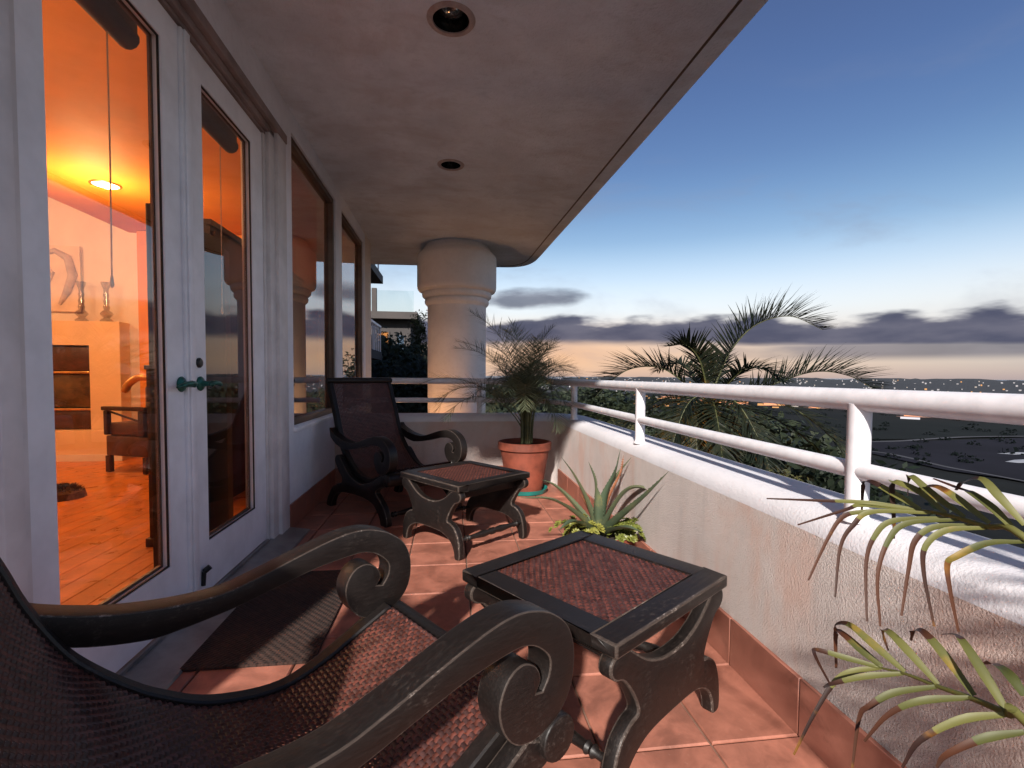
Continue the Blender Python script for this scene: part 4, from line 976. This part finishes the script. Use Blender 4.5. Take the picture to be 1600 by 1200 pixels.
# fields, tracks and pond on the valley floor
def sheet(name, pts, z, mat, kind='structure'):
    b = MB(); b.add([(x, y, z) for x, y in pts], [tuple(range(len(pts)))]); o = b.build(name, mat); set_tags(o, kind=kind); return o
plough = simple('ploughed_field', (.009, .009, .014), 1, .25, .02, spec=.1); grassy = simple('grass_field', (.007, .009, .009), 1, .3, .015, spec=.1)
sheet('field', [V(1352, 692), V(1460, 690), V(1640, 684), V(1660, 762), V(1480, 737), V(1352, 708)], -41.3, plough)
sheet('field', [V(1100, 655), V(1640, 662), V(1640, 681), V(1460, 687), V(1100, 690)], -41.32, grassy)
def track(pts, w):
    b = MB(); P_ = [Vector((*V(*p), -41.2)) for p in pts]; P_ = spline(P_, 6); vs = []
    for i, p in enumerate(P_):
        t = (P_[min(i+1, len(P_)-1)]-P_[max(i-1, 0)]).normalized(); s = Vector((t.y, -t.x, 0)); vs += [p-s*w/2, p+s*w/2]
    b.add(vs, [(2*i, 2*i+1, 2*i+3, 2*i+2) for i in range(len(P_)-1)]); o = b.build('farm_track', simple('track_dust', (.034, .035, .043), 1, .3, .05)); set_tags(o, kind='structure')
track([(1340, 692), (1400, 691), (1460, 687), (1520, 684), (1640, 683)], 4.2); track([(1340, 704), (1400, 713), (1475, 731), (1540, 743), (1660, 766)], 2.6)
wm = simple('pond_water', (.26, .26, .28), .45, .2, .1); sheet('pond', [V(1570, 724), V(1585, 721), V(1612, 720), V(1650, 723), V(1620, 726), V(1590, 726)], -41.1, wm); sheet('pond', [V(1558, 711), V(1590, 709), V(1620, 710), V(1588, 713)], -41.1, wm)
sc_t = MB(); r9 = random.Random(9)
for k in range(260):
    px_, py_ = r9.uniform(880, 1700), 612+r9.random()**1.6*120; x_, y_ = V(px_, py_); s_ = r9.uniform(2.2, 5.0)
    for j in range(26):
        d_ = Vector((r9.gauss(0, 1), r9.gauss(0, 1), abs(r9.gauss(0, .8)))).normalized()*s_*r9.uniform(.5, 1); a_ = Vector((r9.gauss(0, 1), r9.gauss(0, 1), r9.gauss(0, 1))).normalized(); e_ = a_.orthogonal().normalized(); c_ = Vector((x_, y_, -42))+d_*Vector((1.6, 1.6, 1)).x if False else Vector((x_+d_.x*1.5, y_+d_.y*1.5, -42+d_.z))
        sc_t.add([c_-a_*.9, c_+e_*.8, c_+a_*.9, c_-e_*.8], [(0, 1, 2, 3)])
so2 = sc_t.build('valley_trees', simple('valley_tree_leaf', (.005, .007, .007), 1, .3, .2, spec=.0)); set_tags(so2, kind='stuff')
shed_wall = simple('shed_wall', (.2, .12, .1), .8, .2, 1); glow = emit('shed_glow', (1.0, .40, .20), .75); glow_w = emit('shed_white', (.95, .9, .95), .55)
SH = [(1032, 1062, 623), (1072, 1098, 629), (1108, 1150, 622), (1118, 1168, 632), (1180, 1222, 624), (1192, 1250, 634), (1262, 1322, 638), (1410, 1466, 652), (1494, 1528, 656), (1556, 1604, 659)]
ADJ = ['the westernmost', 'a short', 'a faint', 'a long', 'a slim', 'a broad', 'a wide', 'a bright', 'a small', 'the easternmost']
LBL = ['orange lit shed row far off, leftmost in the valley', 'short orange lit shed second from the left in the valley', 'orange lit shed seen behind the tall palm frond', 'long orange lit shed low behind the palm crown', 'thin orange lit shed right of the palm crown', 'broad orange lit shed just under the top rail near the palm', 'wide orange lit shed left of the nearest railing post', 'bright orange shed right of the nearest railing post', 'small orange lit shed second from the right edge', 'orange lit shed at the right edge of the valley']
for (a, c, yy), lb in zip(SH, LBL):
    t = thing('lit_shed', lb, 'shed', (*V((a+c)/2, yy), -42), 0, 'orange lit sheds across the valley')
    x0, y0 = V(a, yy); x1, y1 = V(c, yy); L_ = math.hypot(x1-x0, y1-y0); t.rotation_euler = (0, 0, math.atan2(y1-y0, x1-x0))
    b = MB(); b.box((-L_/2, -2, 0), (L_/2, 8, .9)); b.build('wall', shed_wall, t)
    b = MB(); b.box((-L_/2, -2.2, .9), (L_/2, -1.9, 4.4)); b.build('lit_front', glow, t)
    b = MB(); b.add([(-L_/2, -2.4, 4.4), (L_/2, -2.4, 4.4), (L_/2, 3, 5.6), (-L_/2, 3, 5.6), (L_/2, 8.4, 4.4), (-L_/2, 8.4, 4.4)], [(0, 1, 2, 3), (3, 2, 4, 5)]); b.build('roof', shed_wall, t)
wx, wy = V(1422, 655); t = thing('lit_barn', 'small white lit barn in front of the bright orange shed', 'barn', (wx, wy, -42), R(-48)); b = MB(); b.box((-8, -2, 0), (8, 4, 2.2)); b.build('wall', glow_w, t)
b = MB(); b.add([(-8.3, -2.3, 2.2), (8.3, -2.3, 2.2), (8.3, 1, 3.1), (-8.3, 1, 3.1), (8.3, 4.3, 2.2), (-8.3, 4.3, 2.2)], [(0, 1, 2, 3), (3, 2, 4, 5)]); b.build('roof', shed_wall, t)

# ------------------------------------------------------------------ trees on the slope
def crown_mesh(n, rx, rz, leaf, seed, mat, lumps=9):
    r = random.Random(seed); b = MB(); cs = [(Vector((r.uniform(-.6, .6)*rx, r.uniform(-.6, .6)*rx, r.uniform(-.55, .65)*rz)), r.uniform(.35, .6)) for _ in range(lumps)]
    for k in range(n):
        c, q = r.choice(cs); d = Vector((r.gauss(0, 1), r.gauss(0, 1), r.gauss(0, 1))).normalized()*(r.random()**.4)
        p = c+Vector((d.x*q*rx, d.y*q*rx, d.z*q*rz)); a = Vector((r.gauss(0, 1), r.gauss(0, 1), r.gauss(0, .8))).normalized(); s = a.orthogonal().normalized(); L_ = leaf*r.uniform(.6, 1.4)
        b.add([p-a*L_/2, p+s*L_*.22, p+a*L_/2, p-s*L_*.22], [(0, 1, 2, 3)])
    me = bpy.data.meshes.new('crown'); me.from_pydata(b.v, [], b.f); me.update(); me.materials.append(mat); return me
CROWN = {'tree': crown_mesh(9000, 2.1, 2.1, .21, 1, M['foliage'], 24), 'tree_b': crown_mesh(9000, 2.3, 1.7, .20, 2, M['foliage'], 24), 'shrub': crown_mesh(6000, 1.5, 1.0, .11, 3, M['foliage_b'], 18), 'cypress': crown_mesh(4200, .5, 2.6, .13, 4, M['foliage'], 20)}
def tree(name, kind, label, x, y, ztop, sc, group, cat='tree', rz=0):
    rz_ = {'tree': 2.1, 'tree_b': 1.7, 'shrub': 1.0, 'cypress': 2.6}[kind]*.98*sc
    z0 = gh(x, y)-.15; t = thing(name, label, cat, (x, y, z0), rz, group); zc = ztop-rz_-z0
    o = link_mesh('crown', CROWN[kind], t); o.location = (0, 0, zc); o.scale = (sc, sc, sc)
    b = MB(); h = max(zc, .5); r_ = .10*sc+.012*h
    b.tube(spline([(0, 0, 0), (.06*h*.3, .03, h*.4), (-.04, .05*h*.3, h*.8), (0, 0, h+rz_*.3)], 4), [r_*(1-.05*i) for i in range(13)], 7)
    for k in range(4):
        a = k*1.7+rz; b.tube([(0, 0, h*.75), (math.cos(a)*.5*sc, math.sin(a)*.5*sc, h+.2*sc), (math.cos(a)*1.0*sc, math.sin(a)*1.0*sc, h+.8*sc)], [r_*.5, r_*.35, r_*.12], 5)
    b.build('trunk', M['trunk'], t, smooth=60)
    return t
def at(px, D):     # ground position below a sight line
    d = fw*F_PX+rt*(px-800); s = D/math.hypot(d.x, d.y); return d.x*s, d.y*s
def zt(py, D): return 1-(py-588)/F_PX*D
TG = 'trees on the slope below the balcony'
for (kind, nm, lb, px, D, py, sc) in [
    ('tree', 'leafy_tree', 'dark leafy tree left of the column in front of the neighbouring house', 616, 15.5, 530, .85),
    ('tree_b', 'leafy_tree', 'lower dark tree between the far chair and the column', 646, 13.5, 552, .75),
    ('cypress', 'cypress_tree', 'narrow dark cypress close beside the left edge of the column', 655, 17.5, 492, .85),
    ('tree', 'leafy_tree', 'dark tree right behind the potted palm', 800, 24, 600, 1.3),
    ('tree_b', 'leafy_tree', 'dark tree seen between potted palm and the third railing post', 868, 21, 600, 1.3),
    ('tree', 'leafy_tree', 'dark tree just right of the third railing post', 930, 25, 609, 1.7),
    ('tree_b', 'leafy_tree', 'wide dark tree below the left fronds of the tall palm', 1012, 20, 618, 1.6),
    ('tree_b', 'leafy_tree', 'dark tree under the crown of the tall palm', 1085, 17, 636, 1.4),
    ('tree', 'leafy_tree', 'dark tree right below the tall palm and above the lower rail', 1160, 16, 652, 1.3),
    ('tree_b', 'leafy_tree', 'lowest dark tree left of the nearest railing post', 1235, 13, 672, 1.1)]:
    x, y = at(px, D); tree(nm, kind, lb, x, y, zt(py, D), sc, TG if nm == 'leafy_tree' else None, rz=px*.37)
for (lb, px, D, py, sc) in [('lamp lit orange shrub right of the second railing post', 1040, 11.5, 672, .62), ('lamp lit shrub right of its orange neighbour, under the tall palm', 1092, 11.0, 690, .55), ('dark shrub below the tall palm close to the lower rail', 1170, 9.5, 716, .62),
                            ('shrub low beside the second railing post', 955, 12.5, 655, .6), ('shrub just above the wall left of the nearest post', 1260, 8.6, 738, .55)]:
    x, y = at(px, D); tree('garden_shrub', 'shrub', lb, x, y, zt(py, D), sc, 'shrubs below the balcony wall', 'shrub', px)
x, y = at(1058, 10.2); z_ = zt(722, 10.2)
gl = thing('garden_lamp', 'lit garden lamp hidden among the shrubs below the wall', 'lamp', (x, y, gh(x, y)-.05)); hz = z_-gh(x, y)
b = MB(); b.tube([(0, 0, 0), (0, 0, hz)], .03, 8); b.build('post', M['black'], gl)
b = MB(); b.lathe([(.05, hz), (.08, hz+.02), (.08, hz+.16), (.03, hz+.2)], 12); b.build('lamp_head', emit('garden_glow', (1, .45, .12), 9), gl, smooth=40)
point('garden_light', (x, y-.05, z_+.42), 75, (1.0, .40, .09), .06)

pl = thing('column_fill_lamp', 'unseen warm lamp added outside the far balcony wall to light the column', 'lamp', (-.80, 5.40, gh(-.80, 5.40)-.05)); hz = -.02-gh(-.80, 5.40)  # lamp added out of sight to warm the column's lower left side
b = MB(); b.tube([(0, 0, 0), (0, 0, hz)], .03, 8); b.build('post', M['black'], pl)
b = MB(); b.lathe([(.05, hz), (.08, hz+.02), (.08, hz+.16), (.03, hz+.2)], 12); b.build('lamp_head', emit('column_fill_glow', (1, .45, .14), 6), pl, smooth=40)
b = MB(); b.lathe([(.17, hz+.26), (.17, hz+.275), (.05, hz+.36), (0, hz+.37)], 18); b.lathe([(.025, hz+.2), (.025, hz+.4)], 8); b.build('light_shield', M['black'], pl, smooth=40)  # disc added over the lamp to keep its light off the soffit
point('column_fill_light', (-.68, 5.44, .12), 20, (1.0, .46, .18), .06)  # added warm fill for the column

# the tall palm beyond the railing
tx, ty = at(1108, 10.6); tz = zt(628, 10.6)
tp = thing('tall_palm', 'tall feathery palm growing below the railing, fronds against the sunset', 'palm tree', (tx, ty, tz))
hb = gh(tx, ty)-tz
b = MB(); b.tube([(.25, .1, hb-.2), (.12, .05, hb*.6), (.02, 0, hb*.25), (0, 0, -.2), (0, 0, .15)], [.19, .15, .13, .14, .08], 14); b.build('trunk', simple('palm_bark', (.016, .015, .010), .95, .5, 14, .8, 24), tp, smooth=60)
U_ = Vector((math.cos(R(29)), -math.sin(R(29)), 0)); W_ = Vector((math.sin(R(29)), math.cos(R(29)), 0))
def fr3(pts, dep, L_, n_, seed, dr=.3, lift=.3, wd=.038):
    P_ = [(U_*r_+W_*dep*(i/(len(pts)-1))+Vector((0, 0, z))) for i, (r_, z) in enumerate(pts)]
    frond('frond', tp, P_, L_*1.42, n_+26, wd, seed, [M['stem'], M['palm_far']], dr, 58, lift, (.022, .004), .2, .30)
fr3([(0, .0), (.18, .6), (.42, 1.15), (.85, 1.62), (1.45, 1.78), (2.05, 1.50)], .5, .58, 56, 1, .10, .6)
fr3([(0, 0), (-.45, .42), (-.95, .75), (-1.55, .72), (-2.0, .40), (-2.25, .12)], -.4, .56, 54, 2, .2, .55)
fr3([(0, 0), (.55, .10), (1.15, .42), (1.85, .68), (2.45, .60), (2.95, .28)], .3, .56, 54, 3, .12, .55)
fr3([(0, 0), (-.08, .5), (-.22, .95), (-.45, 1.18), (-.75, 1.15)], -.8, .40, 44, 4, .2, .4)
fr3([(0, 0), (.10, .5), (.12, .85), (.05, 1.05)], 1.4, .40, 40, 5, .3, .3)
fr3([(0, 0), (-.25, .45), (-.5, .8), (-.8, .85), (-1.1, .7)], 1.0, .40, 40, 13, .3, .3)
fr3([(0, 0), (.35, .45), (.62, .72), (.95, .70), (1.2, .5)], -.9, .40, 40, 14, .3, .3)
fr3([(0, 0), (.6, -.05), (1.2, -.25), (1.8, -.65), (2.2, -1.1)], .4, .45, 48, 6)
fr3([(0, 0), (-.6, .05), (-1.2, -.15), (-1.8, -.55), (-2.2, -1.0)], .3, .45, 48, 7)
fr3([(0, 0), (.55, .2), (1.1, .15), (1.7, -.2), (2.2, -.75)], -.9, .45, 48, 8)
fr3([(0, 0), (-.5, .15), (-1.0, .05), (-1.5, -.4), (-1.9, -1.0)], -1.0, .45, 48, 9)
fr3([(0, 0), (.2, .2), (.5, .05), (.8, -.5), (1.0, -1.1)], -1.5, .45, 46, 10)
fr3([(0, 0), (-.15, .2), (-.4, .0), (-.6, -.6), (-.7, -1.2)], -1.4, .45, 46, 11)
fr3([(0, 0), (.3, -.25), (.7, -.7), (1.0, -1.3), (1.2, -1.8)], -.5, .42, 44, 12)
fr3([(0, 0), (.05, .12), (.12, -.1), (.2, -.6), (.25, -1.2)], -1.6, .45, 46, 15)
fr3([(0, 0), (-.1, .1), (-.2, -.2), (-.2, -.8), (-.15, -1.4)], -1.3, .45, 46, 16)
fr3([(0, 0), (-.4, -.15), (-.8, -.6), (-1.0, -1.2), (-1.1, -1.7)], -.8, .45, 46, 17)

# ------------------------------------------------------------------ neighbouring house on the left
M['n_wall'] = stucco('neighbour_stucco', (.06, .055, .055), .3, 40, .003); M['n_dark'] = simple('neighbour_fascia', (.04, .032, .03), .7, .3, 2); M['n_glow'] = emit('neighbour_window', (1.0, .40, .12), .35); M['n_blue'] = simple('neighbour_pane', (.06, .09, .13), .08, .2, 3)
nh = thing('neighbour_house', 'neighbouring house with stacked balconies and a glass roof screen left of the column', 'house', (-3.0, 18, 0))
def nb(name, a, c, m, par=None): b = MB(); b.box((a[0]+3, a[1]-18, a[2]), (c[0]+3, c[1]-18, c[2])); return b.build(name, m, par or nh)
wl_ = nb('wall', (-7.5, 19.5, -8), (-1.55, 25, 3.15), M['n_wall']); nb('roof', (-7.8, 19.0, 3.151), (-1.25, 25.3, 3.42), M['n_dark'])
nb('terrace_slab', (-4.5, 7.2, 3.18), (-1.60, 12.0, 3.36), M['n_dark']); nb('balcony_slab', (-4.5, 8.0, 1.36), (-1.66, 12.2, 1.55), M['n_wall'])
nb('wing_wall', (-4.8, 7.2, -8), (-2.35, 13.0, 5.6), M['n_wall'])
br = nb('balcony_rail', (-1.72, 8.0, 2.14), (-1.67, 12.2, 2.19), M['white']); nb('balcony_rail', (-2.34, 12.12, 2.14), (-1.721, 12.17, 2.19), M['white'])
for k in range(15): nb('baluster', (-1.705, 8.1+k*.29, 1.551), (-1.68, 8.125+k*.29, 2.139), M['white'])
for k in range(4): nb('baluster', (-2.30+k*.15, 12.13, 1.551), (-2.275+k*.15, 12.155, 2.139), M['white'])
for k in range(3): nb('roof_post', (-1.70, 9.2+k*1.3, 3.361), (-1.67, 9.23+k*1.3, 4.1), M['rail'])
sc_ = nb('glass_screen', (-4.4, 19.2, 3.43), (-1.40, 19.22, 4.25), glass_pane_mat('screen_glass', (.90, .94, .94), 1.5)); nb('screen_post', (-2.98, 19.14, 3.421), (-2.80, 19.30, 4.32), M['n_dark'])
for (x0, z0, x1, z1, g_) in ((-2.85, 1.9, -2.35, 2.7, 1), (-2.1, 1.9, -1.75, 2.6, 0), (-2.5, -.5, -2.1, .4, 1), (-1.95, -1.2, -1.7, .2, 0), (-3.6, -.9, -3.0, .3, 1)):
    f_ = nb('window', (x0, 19.44, z0), (x1, 19.499, z1), M['n_dark']); nb('pane', (x0+.05, 19.43, z0+.05), (x1-.05, 19.439, z1-.05), M['n_glow'] if g_ else M['n_blue'], None).parent = f_
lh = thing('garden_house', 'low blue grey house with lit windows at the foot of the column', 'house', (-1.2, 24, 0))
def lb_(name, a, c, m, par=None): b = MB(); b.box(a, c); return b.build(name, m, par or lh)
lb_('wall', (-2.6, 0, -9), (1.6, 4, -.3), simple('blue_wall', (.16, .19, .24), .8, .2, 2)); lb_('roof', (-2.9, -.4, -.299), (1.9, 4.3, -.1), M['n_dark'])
for k, g_ in enumerate((1, 0, 0, 1, 0)):
    f_ = lb_('window', (-2.3+k*.72, -.05, -1.5), (-1.85+k*.72, -.001, -.55), M['white']); o = lb_('pane', (-2.26+k*.72, -.06, -1.46), (-1.89+k*.72, -.051, -.59), M['n_glow'] if g_ else M['n_blue']); o.parent = f_
